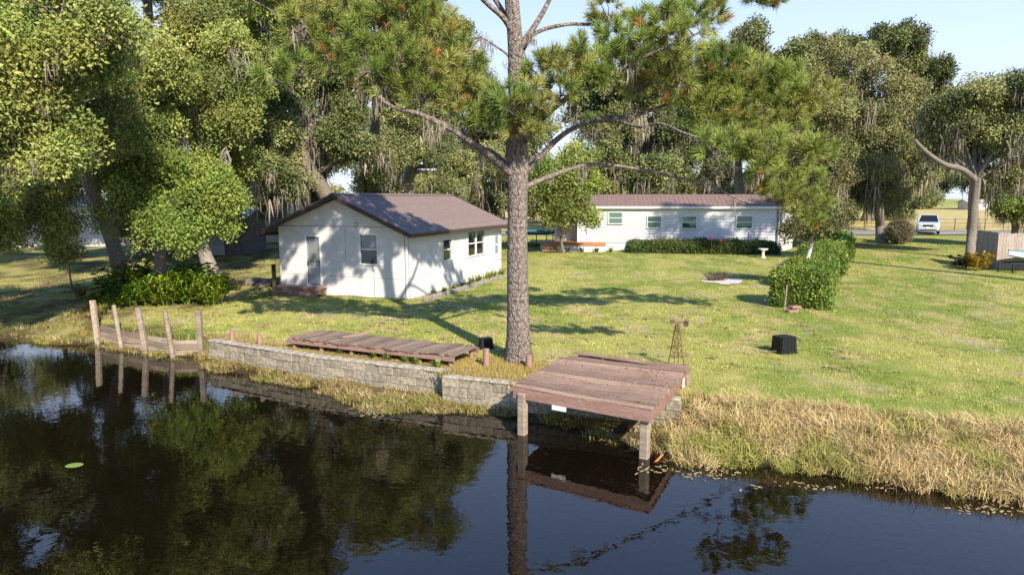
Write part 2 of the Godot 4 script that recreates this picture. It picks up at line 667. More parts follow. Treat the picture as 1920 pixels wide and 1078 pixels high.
func build_fallen_leaves() -> void:
	# brown leaves that lie scattered on the grass beneath the trees
	var b := Build.new()
	for i in 5:
		var q := Vector3(rng.randf_range(-0.12, 0.12), 0.05 + rng.randf() * 0.02, rng.randf_range(-0.12, 0.12))
		var a := rng.randf() * TAU
		var u := Vector3(cos(a), rng.randf_range(-0.3, 0.3), sin(a)) * 0.045
		var w := Vector3(-sin(a), rng.randf_range(-0.2, 0.2), cos(a)) * 0.022
		b.flat([q - u, q + w, q + u, q - w], Vector3.UP)
	var buf := PackedFloat32Array()
	for i in 3200:
		var x := rng.randf_range(-22.0, -3.0) if i % 4 else rng.randf_range(-4.0, 9.0)
		var d := rng.randf_range(17.0, 36.0) if i % 4 else rng.randf_range(14.5, 26.0)
		if d < lerp_table(edge_t, x) + 0.1 or bare(x, d) or nz.get_noise_2d(x * 90.0, d * 90.0) < -0.05:
			continue
		var s := rng.randf_range(0.7, 1.5)
		put(buf, Basis(Vector3.UP, rng.randf() * TAU).scaled_local(Vector3(s, 1.0, s)), stand(x, d), Color(0.30, 0.19, 0.085).lerp(Color(0.42, 0.31, 0.16), rng.randf()))
	var o := copies(self, "fallen_leaves", b.done(), leafy("fallen leaf", 0.0), buf)
	tag(o, "brown fallen leaves scattered on the grass beneath the trees", "leaves")

func build_bank_grass() -> void:
	# tall dry grass that leans over the right bank
	var m := leafy("dry grass blade", 0.4)
	var tuft := grass_tuft(50, 0.16, 0.31, 0.009, 1.0, 1)
	var buf := PackedFloat32Array()
	var x := 2.85
	while x < 17.0:
		var e := lerp_table(edge_t, x)
		var w := lerp_table(shore_t, x)
		var n := 34
		for i in n:
			var xx := x + rng.randf_range(0.0, 0.25)
			var t := rng.randf()
			var d := lerpf(w - 0.06, e + 0.12, t)
			if xx < 3.3 and d > 12.3:
				continue
			var patch := nz.get_noise_2d(xx * 70.0, d * 70.0)
			var fine := nz.get_noise_2d(xx * 260.0 + 99.0, d * 260.0)
			if patch + fine * 0.6 < -0.42:
				continue
			var tan_ := Color(0.45, 0.32, 0.14)
			var straw := Color(0.58, 0.45, 0.22)
			var green := Color(0.30, 0.29, 0.07)
			var c := tan_.lerp(straw, clampf(0.5 + fine * 1.6, 0.0, 1.0)).lerp(green, smoothstep(0.05, 0.45, -patch + 0.16 - t * 0.3 + rng.randf() * 0.25))
			var lean := Basis(Vector3(1, 0, 0), rng.randf_range(0.0, 0.5)) * Basis(Vector3(0, 0, 1), rng.randf_range(-0.3, 0.3))
			var s := rng.randf_range(0.65, 1.2) * (0.75 if t > 0.85 else 1.0)
			put(buf, lean * Basis(Vector3.UP, rng.randf() * TAU).scaled_local(Vector3(s * 1.1, s * rng.randf_range(0.75, 1.15), s * 1.1)), stand(xx, d), c * rng.randf_range(0.8, 1.2))
		x += 0.25
	var o := copies(self, "dry_grass", tuft, m, buf)
	tag(o, "tall straw coloured grass leaning over the bank right of the dock", "grass")
	# low weeds on the ledge in front of the left block wall and along the left shore
	var weed := grass_tuft(34, 0.15, 0.19, 0.011, 1.1, 1)
	buf = PackedFloat32Array()
	x = -16.0
	while x < 2.9:
		var e := lerp_table(edge_t, x)
		var w := lerp_table(shore_t, x)
		var n := 26 if x > -8.3 and x < -1.45 else 5
		for i in n:
			var xx := x + rng.randf_range(0.0, 0.2)
			var d := lerpf(w - 0.25, e - 0.06, rng.randf())
			if x < -12.6:
				d = lerpf(w, e + 0.5, rng.randf())
			if nz.get_noise_2d(xx * 110.0, d * 110.0) < -0.12:
				continue
			var c := Color(0.30, 0.22, 0.085).lerp(Color(0.26, 0.25, 0.06), clampf(rng.randf() + nz.get_noise_2d(xx * 60.0, d * 60.0) * 1.5, 0.0, 1.0))
			if rng.randf() < 0.15:
				c = Color(0.40, 0.33, 0.20)
			var s := rng.randf_range(0.5, 1.2)
			put(buf, Basis(Vector3.UP, rng.randf() * TAU).scaled_local(Vector3(s * 1.2, s * 0.8, s * 1.2)), stand(xx, maxf(d, w - 0.2)) * Vector3(1, 0, 1) + Vector3.UP * maxf(gy(xx, d), WATER - 0.03), c * rng.randf_range(0.8, 1.2))
		x += 0.12
	o = copies(self, "bank_weeds", weed, m, buf)
	tag(o, "low brown and green weeds along the foot of the block walls", "weeds")
	# dry pine straw and rough grass around the pine's foot and behind the walls
	var straw_tuft := grass_tuft(26, 0.17, 0.07, 0.010, 1.6, 0)
	buf = PackedFloat32Array()
	for i in 2600:
		var xx := rng.randf_range(-8.0, 3.2)
		var e := lerp_table(edge_t, xx)
		var d := e + 0.05 + pow(rng.randf(), 1.3) * (1.9 if xx > -1.4 and xx < 1.4 else 0.85)
		var c := Color(0.33, 0.23, 0.10).lerp(Color(0.26, 0.20, 0.07), rng.randf())
		var s := rng.randf_range(0.7, 1.4)
		put(buf, Basis(Vector3.UP, rng.randf() * TAU).scaled_local(Vector3(s, s * rng.randf_range(0.6, 1.6), s)), stand(xx, d), c)
	for i in 1500:
		var xx := rng.randf_range(-1.4, 1.5)
		var e := lerp_table(edge_t, xx)
		var d := e + 0.05 + rng.randf() * 1.9
		if Vector2(xx - 0.1, d - 15.0).length() > 1.75 + nz.get_noise_2d(xx * 120.0, d * 120.0) * 0.8:
			continue
		var s := rng.randf_range(0.8, 1.7)
		put(buf, Basis(Vector3.UP, rng.randf() * TAU).scaled_local(Vector3(s, s * rng.randf_range(0.9, 1.9), s)), stand(xx, d), Color(0.42, 0.29, 0.115).lerp(Color(0.30, 0.25, 0.07), rng.randf()))
	o = copies(self, "pine_straw", straw_tuft, m, buf)
	tag(o, "brown pine straw and rough grass around the foot of the pine", "pine straw")

# ---------------------------------------------------------------- the white house
func panel_mesh(poly: Array, holes: Array, thick: float) -> ArrayMesh:
	# a flat panel in the xy plane (z from 0 to thick) with rectangular holes; poly is convex
	var pieces := [PackedVector2Array(poly)]
	for h: Rect2 in holes:
		var next := []
		for p in pieces:
			for cut in [Rect2(-100, -100, 100 + h.position.x, 200), Rect2(h.end.x, -100, 100, 200), Rect2(h.position.x, -100, h.size.x, 100 + h.position.y), Rect2(h.position.x, h.end.y, h.size.x, 100)]:
				var q := PackedVector2Array([cut.position, Vector2(cut.end.x, cut.position.y), cut.end, Vector2(cut.position.x, cut.end.y)])
				for r in Geometry2D.intersect_polygons(p, q):
					if r.size() >= 3:
						next.append(r)
		pieces = next
	var b := Build.new()
	for p in pieces:
		var front := []
		var back := []
		for q: Vector2 in p:
			front.append(Vector3(q.x, q.y, thick))
			back.append(Vector3(q.x, q.y, 0))
		b.flat(front, Vector3.BACK)
	for outline in [PackedVector2Array(poly)] + holes.map(func(h): return PackedVector2Array([h.position, Vector2(h.end.x, h.position.y), h.end, Vector2(h.position.x, h.end.y)])):
		var hole: bool = outline.size() == 4 and outline != PackedVector2Array(poly)
		var mid := Vector2.ZERO
		for q in outline:
			mid += q / outline.size()
		for i in outline.size():
			var q0: Vector2 = outline[i]
			var q1: Vector2 = outline[(i + 1) % outline.size()]
			var nn := (q1 - q0).orthogonal().normalized()
			if (nn.dot((q0 + q1) / 2.0 - mid) < 0.0) != hole:
				nn = -nn
			b.flat([Vector3(q0.x, q0.y, 0), Vector3(q1.x, q1.y, 0), Vector3(q1.x, q1.y, thick), Vector3(q0.x, q0.y, thick)], Vector3(nn.x, nn.y, 0))
	return b.done()

# a window set in an opening: frame, two sashes with panes, a blind behind
func window(under: Node3D, tf: Transform3D, r: Rect2, frame_m: Material, glass: Material, upper: Material, lower: Material, bars := 1, thick := 0.11, deep := 0.07) -> Node3D:
	var o := Node3D.new()
	o.name = numbered("window", under)
	under.add_child(o)
	o.transform = tf * Transform3D(Basis(), Vector3(r.get_center().x, r.get_center().y, 0))
	var w := r.size.x
	var h := r.size.y
	var t := 0.06
	var fr := Build.new()
	fr.box(Vector3(0, h / 2 - t / 2, 0.0), Vector3(w, t, thick), Basis(), 0.006)
	fr.box(Vector3(0, -h / 2 + t / 2, 0.01), Vector3(w + 0.04, t, thick + 0.02), Basis(), 0.006)
	for s: float in [-1.0, 1.0]:
		fr.box(Vector3(s * (w / 2 - t / 2), 0, 0.001), Vector3(t, h - 2 * t - 0.002, thick - 0.002), Basis(), 0.006)
	part(o, "frame", fr.done(), frame_m)
	part(o, "meeting_rail", block(Vector3(w - 2 * t, 0.05, thick * 0.64)), frame_m, Transform3D(Basis(), Vector3(0, 0.0, -0.005)))
	for i in range(1, bars):
		part(o, "mullion", block(Vector3(0.06, h - 2 * t - 0.004, thick * 0.67)), frame_m, Transform3D(Basis(), Vector3(-w / 2 + w * i / bars, 0, -0.004)))
	for s: float in [-1.0, 1.0]:
		part(o, "pane", block(Vector3(w - 2 * t, h / 2 - t - 0.025, 0.006), 0.0), glass, Transform3D(Basis(), Vector3(0, s * (h / 4 - t / 2 + 0.0125), -0.02)))
		if (upper if s > 0 else lower) == null:
			continue      # no blind: the glass looks into the room
		part(o, "blind", block(Vector3(w - 2 * t, h / 2 - t - 0.026, 0.01), 0.0), upper if s > 0 else lower, Transform3D(Basis(), Vector3(0, s * (h / 4 - t / 2 + 0.0125), -deep)))
	return o

func glass_mat() -> StandardMaterial3D:
	var m := mat("window glass", Color(0.02, 0.025, 0.03), 0.02)
	m.transparency = BaseMaterial3D.TRANSPARENCY_ALPHA
	m.metallic_specular = 0.7
	var c := m.albedo_color
	c.a = 0.25
	m.albedo_color = c
	return m

func ribbed_roof(len: float, run: float, rise: float, pitch_rib: float, rib_h: float) -> ArrayMesh:
	# local: x along the ridge (0..len), z from ridge (0) to eave (run), y down from 0 to -rise
	var b := Build.new()
	var slope := Vector3(0, -rise, run).normalized()
	var up := Vector3.RIGHT.cross(slope) * -1.0
	if up.y < 0.0:
		up = -up
	var L := Vector2(rise, run).length()
	var prof := []
	var x := 0.0
	while x < len - 0.001:
		prof.append([x, 0.0])
		prof.append([minf(len, x + pitch_rib * 0.72), 0.0])
		prof.append([minf(len, x + pitch_rib * 0.79), rib_h])
		prof.append([minf(len, x + pitch_rib * 0.93), rib_h])
		x += pitch_rib
	prof.append([len, 0.0])
	for i in prof.size() - 1:
		var a: Vector3 = Vector3(prof[i][0], 0, 0) + up * prof[i][1]
		var c: Vector3 = Vector3(prof[i + 1][0], 0, 0) + up * prof[i + 1][1]
		if a.distance_to(c) < 0.0005:
			continue
		var nn: Vector3 = (c - a).cross(slope).normalized()
		if nn.dot(up) < 0.0:
			nn = -nn
		b.flat([a, c, c + slope * L, a + slope * L], nn)
	# underside and rim
	var dn := up * -0.03
	b.flat([dn, Vector3(len, 0, 0) + dn, Vector3(len, 0, 0) + dn + slope * L, dn + slope * L], -up)
	b.flat([dn + slope * L, Vector3(len, 0, 0) + dn + slope * L, Vector3(len, 0, 0) + slope * L, slope * L], slope)
	b.flat([dn, Vector3.ZERO, slope * L, dn + slope * L], Vector3.LEFT)
	b.flat([Vector3(len, 0, 0) + dn, Vector3(len, 0, 0), Vector3(len, 0, 0) + slope * L, Vector3(len, 0, 0) + dn + slope * L], Vector3.RIGHT)
	return b.done()

func build_house() -> void:
	# local frame: x along the gable from its left corner, y up, z towards the viewer (gable at z = 0, house behind it)
	var t := thing("white_house", "small white panelled house with brown metal gable roof by the canal", "house", Vector3(-9.43, 0, -27.63), -deg_to_rad(20.65))
	var W := 5.87
	var L := 9.7
	var ridge_x := 2.9
	var ridge_y := 3.9
	var eave_r := 2.62
	var eave_l := 2.70
	var white := textured("white painted panel", speckle(41, Color(0.555, 0.54, 0.515), Color(0.60, 0.585, 0.56), 0.02, 0.3), Vector3(0.4, 0.4, 0.4), 0.7)
	var joint := mat("dark joint", Color(0.22, 0.20, 0.18), 0.9)
	var trim := mat("white trim", Color(0.64, 0.63, 0.61), 0.6)
	var fascia := mat("brown fascia", Color(0.060, 0.042, 0.036), 0.55)
	var soffit := mat("soffit board", Color(0.34, 0.27, 0.19), 0.8)
	var glass := glass_mat()
	var lace := mat("pale curtain", Color(0.36, 0.42, 0.47), 0.9)
	var door_r := Rect2(1.30, 0.36, 0.68, 1.93)
	var win_r := Rect2(3.76, 1.25, 0.86, 1.22)
	# the core of the walls behind the panels, open where windows and door are
	var gable := [Vector2(0, 0), Vector2(W, 0), Vector2(W, eave_r), Vector2(ridge_x, ridge_y - 0.06), Vector2(0, eave_l)]
	var core := part(t, "wall", panel_mesh(gable, [door_r, win_r], 0.09), joint, Transform3D(Basis(), Vector3(0, 0, -0.115)))
	core.set_meta("label", "gable end wall core")
	# panels of the gable, proud of the core with thin joints between them
	var g := 0.006
	var lines_x := [0.07, 3.15, W - 0.07]
	var lower := [[0.0, 0.77], [0.77, 2.72]]
	for band in lower:
		for i in 2:
			var r := Rect2(lines_x[i] + g, band[0] + g, lines_x[i + 1] - lines_x[i] - 2 * g, band[1] - band[0] - 2 * g)
			var top: Array = [r.position, Vector2(r.end.x, r.position.y), r.end, Vector2(r.position.x, r.end.y)]
			if i == 1 and band[0] > 0.5:
				top = [r.position, Vector2(r.end.x, r.position.y), Vector2(r.end.x, 2.60), Vector2(5.45, r.end.y), Vector2(r.position.x, r.end.y)]
			if i == 0 and band[0] > 0.5:
				top = [r.position, Vector2(r.end.x, r.position.y), r.end, Vector2(r.position.x, 2.70)]
			var holes := []
			for h in [door_r, win_r]:
				if h.intersects(r):
					holes.append(h.intersection(r.grow(0.001)) if not r.encloses(h) else h)
			part(t, "panel", panel_mesh(top, holes, 0.022), white, Transform3D(Basis(), Vector3(0, 0, -0.022)))
	part(t, "panel", panel_mesh([Vector2(0.09, 2.735), Vector2(5.42, 2.735), Vector2(ridge_x, ridge_y - 0.08)], [], 0.022), white, Transform3D(Basis(), Vector3(0, 0, -0.022)))
	# long wall on the right: local frame turned a quarter
	var q := Transform3D(Basis(Vector3.UP, PI / 2), Vector3(W, 0, 0))     # x runs back into the house, z faces right
	var w1 := Rect2(2.95, 1.18, 0.98, 0.95)
	var w2 := Rect2(5.47, 1.16, 2.05, 1.2)
	var d2 := Rect2(8.72, 0.12, 0.86, 2.05)
	part(t, "wall", panel_mesh([Vector2(0, 0), Vector2(L, 0), Vector2(L, eave_r), Vector2(0, eave_r)], [w1, w2, d2], 0.09), joint, q * Transform3D(Basis(), Vector3(0, 0, -0.115)))
	var cuts := [0.07, 2.44, 4.88, 7.32, L - 0.07]
	for band in [[0.0, 0.77], [0.77, eave_r]]:
		for i in 4:
			var r := Rect2(cuts[i] + 0.003, band[0] + g, cuts[i + 1] - cuts[i] - 0.006, band[1] - band[0] - 2 * g)
			var holes := []
			for h in [w1, w2, d2]:
				if h.intersects(r):
					var hh: Rect2 = h.intersection(r)
					holes.append(hh)
			part(t, "panel", panel_mesh([r.position, Vector2(r.end.x, r.position.y), r.end, Vector2(r.position.x, r.end.y)], holes, 0.022), white, q * Transform3D(Basis(), Vector3(0, 0, -0.022)))
	# hidden sides and floor, so that the house is closed
	var shell := Build.new()
	shell.box(Vector3(0.06, eave_l / 2, -L / 2 - 0.06), Vector3(0.1, eave_l, L - 0.12))
	shell.box(Vector3(W / 2, eave_r / 2, -L + 0.05), Vector3(W - 0.24, eave_r, 0.1))
	shell.flat([Vector3(0.1, eave_l, -L + 0.05), Vector3(W - 0.1, eave_r, -L + 0.05), Vector3(ridge_x, ridge_y - 0.08, -L + 0.05)], Vector3.FORWARD)
	shell.flat([Vector3(0.1, 0.1, -0.12), Vector3(W - 0.12, 0.1, -0.12), Vector3(W - 0.12, 0.1, -L + 0.1), Vector3(0.1, 0.1, -L + 0.1)], Vector3.UP)
	part(t, "back_wall", shell.done(), white)
	for k in [[Vector3(0.035, 1.35, 0.006), Vector3(0.07, 2.68, 0.03)], [Vector3(W - 0.035, 1.30, 0.006), Vector3(0.07, 2.58, 0.03)]]:
		part(t, "corner_board", block(k[1]), white, Transform3D(Basis(), k[0]))
	part(t, "corner_board", block(Vector3(0.07, 2.58, 0.03)), white, q * Transform3D(Basis(), Vector3(0.035, 1.30, -0.006)))
	# roof: two ribbed metal slopes, barge boards, eave boards and a ridge cap
	var roof_m := textured("brown roof metal", speckle(43, Color(0.135, 0.095, 0.078), Color(0.185, 0.134, 0.112), 0.03, 0.4), Vector3(0.5, 0.5, 0.5), 0.6)
	roof_m.metallic_specular = 0.5
	var RL := L + 0.75
	var right_run := W - ridge_x + 0.40
	var left_run := ridge_x + 0.78
	var rise_r := (ridge_y - eave_r) / (W - ridge_x) * right_run
	var rise_l := (ridge_y - eave_l) / ridge_x * left_run
	var roof := part(t, "roof", ribbed_roof(RL, right_run, rise_r, 0.23, 0.018), roof_m, Transform3D(Basis(Vector3.UP, PI / 2), Vector3(ridge_x, ridge_y + 0.08, 0.40)))
	part(t, "roof", ribbed_roof(RL, left_run, rise_l, 0.23, 0.018), roof_m, Transform3D(Basis(Vector3.UP, -PI / 2), Vector3(ridge_x, ridge_y + 0.08, 0.40 - RL)))
	var cap := Build.new()
	for s: Array in [[1.0, rise_r / right_run], [-1.0, rise_l / left_run]]:
		cap.box(Vector3(s[0] * 0.09, -0.09 * s[1] + 0.025, -RL / 2), Vector3(0.2, 0.012, RL + 0.02), Basis(Vector3.BACK, -s[0] * atan(s[1])))
	part(roof, "ridge_cap", cap.done(), roof_m, Transform3D(Basis(Vector3.UP, PI / 2), Vector3(ridge_x, ridge_y + 0.08, 0.40)).affine_inverse() * Transform3D(Basis(), Vector3(ridge_x, ridge_y + 0.085, 0.40)))
	var ar := atan(rise_r / right_run)
	var al := atan(rise_l / left_run)
	for z in [0.375, 0.40 - RL + 0.02]:
		part(t, "barge_board", block(Vector3(right_run / cos(ar) - 0.02, 0.15, 0.035)), fascia, Transform3D(Basis(Vector3.BACK, -ar), Vector3(ridge_x + right_run / 2 - 0.03, ridge_y - rise_r / 2 - 0.03, z)))
		part(t, "barge_board", block(Vector3(left_run / cos(al) - 0.02, 0.15, 0.035)), fascia, Transform3D(Basis(Vector3.BACK, al), Vector3(ridge_x - left_run / 2 + 0.03, ridge_y - rise_l / 2 - 0.03, z)))
	part(t, "eave_board", block(Vector3(0.03, 0.13, RL - 0.08)), fascia, Transform3D(Basis(), Vector3(ridge_x + right_run - 0.03, ridge_y - rise_r - 0.02, 0.40 - RL / 2)))
	part(t, "eave_board", block(Vector3(0.03, 0.13, RL - 0.08)), fascia, Transform3D(Basis(), Vector3(ridge_x - left_run + 0.03, ridge_y - rise_l - 0.02, 0.40 - RL / 2)))
	var sof := Build.new()
	sof.box(Vector3(ridge_x + right_run / 2, ridge_y - rise_r / 2 + 0.015, 0.195), Vector3(right_run / cos(ar) - 0.1, 0.015, 0.33), Basis(Vector3.BACK, -ar))
	sof.box(Vector3(ridge_x - left_run / 2, ridge_y - rise_l / 2 + 0.015, 0.195), Vector3(left_run / cos(al) - 0.1, 0.015, 0.33), Basis(Vector3.BACK, al))
	part(t, "soffit", sof.done(), soffit)
	# windows
	window(t, Transform3D(Basis(), Vector3(0, 0, -0.03)), win_r, trim, glass, lace, null)
	window(t, q * Transform3D(Basis(), Vector3(0, 0, -0.03)), w1, trim, glass, null, null)
	var wd := window(t, q * Transform3D(Basis(), Vector3(0, 0, -0.03)), w2, trim, glass, null, null, 2)
	# pale swags of curtain behind the double window's upper panes
	var swag := Build.new()
	for s: float in [-1.0, 1.0]:
		for e: float in [-1.0, 1.0]:
			swag.flat([Vector3(s * 0.5 + e * 0.40, 0.50, -0.045), Vector3(s * 0.5, 0.50, -0.045), Vector3(s * 0.5 + e * 0.40, 0.06, -0.045)], Vector3.BACK)
	part(wd, "curtain", swag.done(), mat("white lace", Color(0.6, 0.6, 0.52), 0.9))
	# the gable door: a grey screen door in a white frame with an upper and a lower leaf
	var door := part(t, "door", block(Vector3(0.60, 1.86, 0.035)), mat("door skin", Color(0.55, 0.57, 0.56), 0.6), Transform3D(Basis(), Vector3(1.64, 1.315, -0.055)))
	var grey := mat("grey metal frame", Color(0.20, 0.22, 0.22), 0.5)
	part(door, "upper_glass", block(Vector3(0.50, 0.95, 0.01)), glass, Transform3D(Basis(), Vector3(0, 0.40, 0.03)))
	part(door, "lower_panel", block(Vector3(0.50, 0.72, 0.012)), mat("lower door panel", Color(0.33, 0.36, 0.36), 0.5), Transform3D(Basis(), Vector3(0, -0.52, 0.028)))
	for k in [[-0.285, 0.0, 0.05, 1.86], [0.285, 0.0, 0.05, 1.86]]:
		part(door, "stile", block(Vector3(k[2], k[3], 0.03)), grey, Transform3D(Basis(), Vector3(k[0], k[1], 0.034)))
	for y in [0.90, -0.125, -0.90]:
		part(door, "rail", block(Vector3(0.518, 0.06, 0.028)), grey, Transform3D(Basis(), Vector3(0, y, 0.034)))
	part(door, "handle", block(Vector3(0.05, 0.14, 0.05), 0.015), mat("black handle", Color(0.015, 0.015, 0.015), 0.4), Transform3D(Basis(), Vector3(-0.27, -0.10, 0.07)))
	part(door, "hinge", block(Vector3(0.04, 0.14, 0.05), 0.012), mats["black handle"], Transform3D(Basis(), Vector3(0.29, -0.02, 0.07)))
	var fr := Build.new()
	for s: float in [-1.0, 1.0]:
		fr.box(Vector3(1.64 + s * 0.345, 1.325, 0.004), Vector3(0.07, 1.93, 0.05), Basis(), 0.005)
	fr.box(Vector3(1.64, 2.32, 0.004), Vector3(0.76, 0.06, 0.05), Basis(), 0.005)
	part(t, "door_frame", fr.done(), trim)
	# side door with two small lights
	var sd := part(t, "door", block(Vector3(0.80, 2.0, 0.05)), trim, q * Transform3D(Basis(), Vector3(9.15, 1.145, -0.05)))
	part(sd, "pane", block(Vector3(0.36, 0.42, 0.02)), mat("door glass", Color(0.22, 0.25, 0.28), 0.05), Transform3D(Basis(), Vector3(-0.12, 0.62, 0.025)))
	part(sd, "pane", block(Vector3(0.36, 0.42, 0.02)), mats["door glass"], Transform3D(Basis(), Vector3(-0.12, 0.14, 0.025)))
	# conduit with a box, below the window, and a round outside lamp above
	part(t, "conduit", rod(Vector3(4.47, 0.02, 0.03), Vector3(4.47, 1.16, 0.03), 0.022, 8), trim)
	part(t, "outlet_box", block(Vector3(0.11, 0.14, 0.07), 0.01), trim, Transform3D(Basis(), Vector3(4.47, 1.15, 0.036)))
	var lampm := Build.new()
	lampm.tube([Vector3(0, 0, 0), Vector3(0, 0, 0.05), Vector3(0, 0, 0.09), Vector3(0, 0, 0.11)], [0.09, 0.10, 0.075, 0.03], 12)
	part(t, "wall_lamp", lampm.done(), trim, Transform3D(Basis(), Vector3(3.72, 2.80, 0.0)))
	# steps below the gable door
	var s := thing("wooden_steps", "worn red brown wooden steps below the white house's gable door", "steps", t.transform * Vector3(1.2, 0, 0.0), t.rotation.y)
	var red := dock_woods("reddish")
	part(s, "tread", block(Vector3(2.2, 0.05, 0.42)), red[0], Transform3D(Basis(), Vector3(0.0, 0.315, 0.27)))
	part(s, "riser", block(Vector3(2.12, 0.13, 0.035)), red[1], Transform3D(Basis(), Vector3(0.0, 0.222, 0.45)))
	part(s, "tread", block(Vector3(2.3, 0.045, 0.34)), red[2], Transform3D(Basis(), Vector3(0.02, 0.135, 0.64)))
	part(s, "riser", block(Vector3(2.2, 0.10, 0.035)), red[1], Transform3D(Basis(), Vector3(0.02, 0.06, 0.78)))
	for x in [-1.0, 0.0, 1.0]:
		part(s, "stringer", block(Vector3(0.06, 0.28, 0.40)), red[3], Transform3D(Basis(), Vector3(x, 0.145, 0.235)))
	# edging stones and low plants along the long wall
	var stone := textured("edging stone", speckle(47, Color(0.13, 0.115, 0.10), Color(0.30, 0.27, 0.24), 0.08, 0.3), Vector3(1.5, 1.5, 1.5), 0.9, null, 0.0, true)
	for i in 15:
		var k := thing("edging_stone", nth(i) + " rough grey stone from the gable corner edging the white house's side bed", "stone", t.transform * Vector3(W + 0.75 + rng.randf_range(-0.04, 0.04) + i * 0.012, 0.0, -0.15 - i * 0.55), t.rotation.y + rng.randf_range(-0.15, 0.15), "stones edging the house bed")
		var bs := Build.new()
		bs.box(Vector3(0, 0.07, 0), Vector3(rng.randf_range(0.16, 0.24), rng.randf_range(0.16, 0.24), rng.randf_range(0.42, 0.52)), Basis(Vector3.RIGHT, rng.randf_range(-0.08, 0.08)), 0.05)
		part(k, "stone_body", bs.done(), stone)
	for i in 9:
		var x := [0.35, 0.38, 0.42, 0.33, 0.4, 0.36, 0.41, 0.35, 0.4][i] as float
		var z := -1.4 - i * 0.9
		plant("bed_plant", nth(i) + " green strappy plant from the gable corner along the white house's side", t.transform * Vector3(W + x, 0, z), 0.5 if i > 3 else 0.28, 46, Color(0.17, 0.22, 0.05), "plants in the house bed")

func plant(called: String, label: String, where: Vector3, h: float, n: int, c: Color, group := "", width := 0.035) -> void:
	var p := thing(called, label, "plant", where, 0.0, group)
	var b := Build.new()
	for i in n:
		var a := rng.randf() * TAU
		var out := Vector3(cos(a), 0, sin(a))
		var hh := h * rng.randf_range(0.5, 1.1)
		var ln := rng.randf_range(0.15, 0.85)
		var base := out * rng.randf() * h * 0.25
		var mid := base + Vector3.UP * hh * 0.65 + out * hh * ln * 0.4
		var tip := base + Vector3.UP * hh * (1.0 - ln * 0.45) + out * hh * ln
		var s := Vector3(-out.z, 0, out.x) * width
		var t := rng.randf_range(0.7, 1.3)
		var col := Color(c.r * t * rng.randf_range(0.85, 1.3), c.g * t, c.b * t)
		var nn := s.cross(tip - base).normalized()
		nn = nn if nn.y > 0.0 else -nn
		b.flat([base - s * 0.4, base + s * 0.4, mid + s * 0.5, mid - s * 0.5], nn, col)
		b.flat([mid - s * 0.5, mid + s * 0.5, tip], nn, col)
	var o := part(p, "foliage", b.done(), leafy("plant leaf", 0.4))
	o.set_meta("kind", "stuff")

# ---------------------------------------------------------------- the long white home
func lap_wall(len: float, h: float, lap := 0.20) -> ArrayMesh:
	# x along the wall, y up, z outwards: overlapping boards
	var b := Build.new()
	var y := 0.0
	while y < h - 0.01:
		var y1 := minf(h, y + lap)
		var nn := Vector3(0, 0.041, lap).normalized()
		b.flat([Vector3(0, y, 0.045), Vector3(len, y, 0.045), Vector3(len, y1, 0.004), Vector3(0, y1, 0.004)], nn)
		b.flat([Vector3(0, y, 0.0), Vector3(len, y, 0.0), Vector3(len, y, 0.045), Vector3(0, y, 0.045)], Vector3.DOWN)
		y = y1
	b.flat([Vector3(0, 0, -0.1), Vector3(len, 0, -0.1), Vector3(len, h, -0.1), Vector3(0, h, -0.1)], Vector3.FORWARD)
	return b.done()

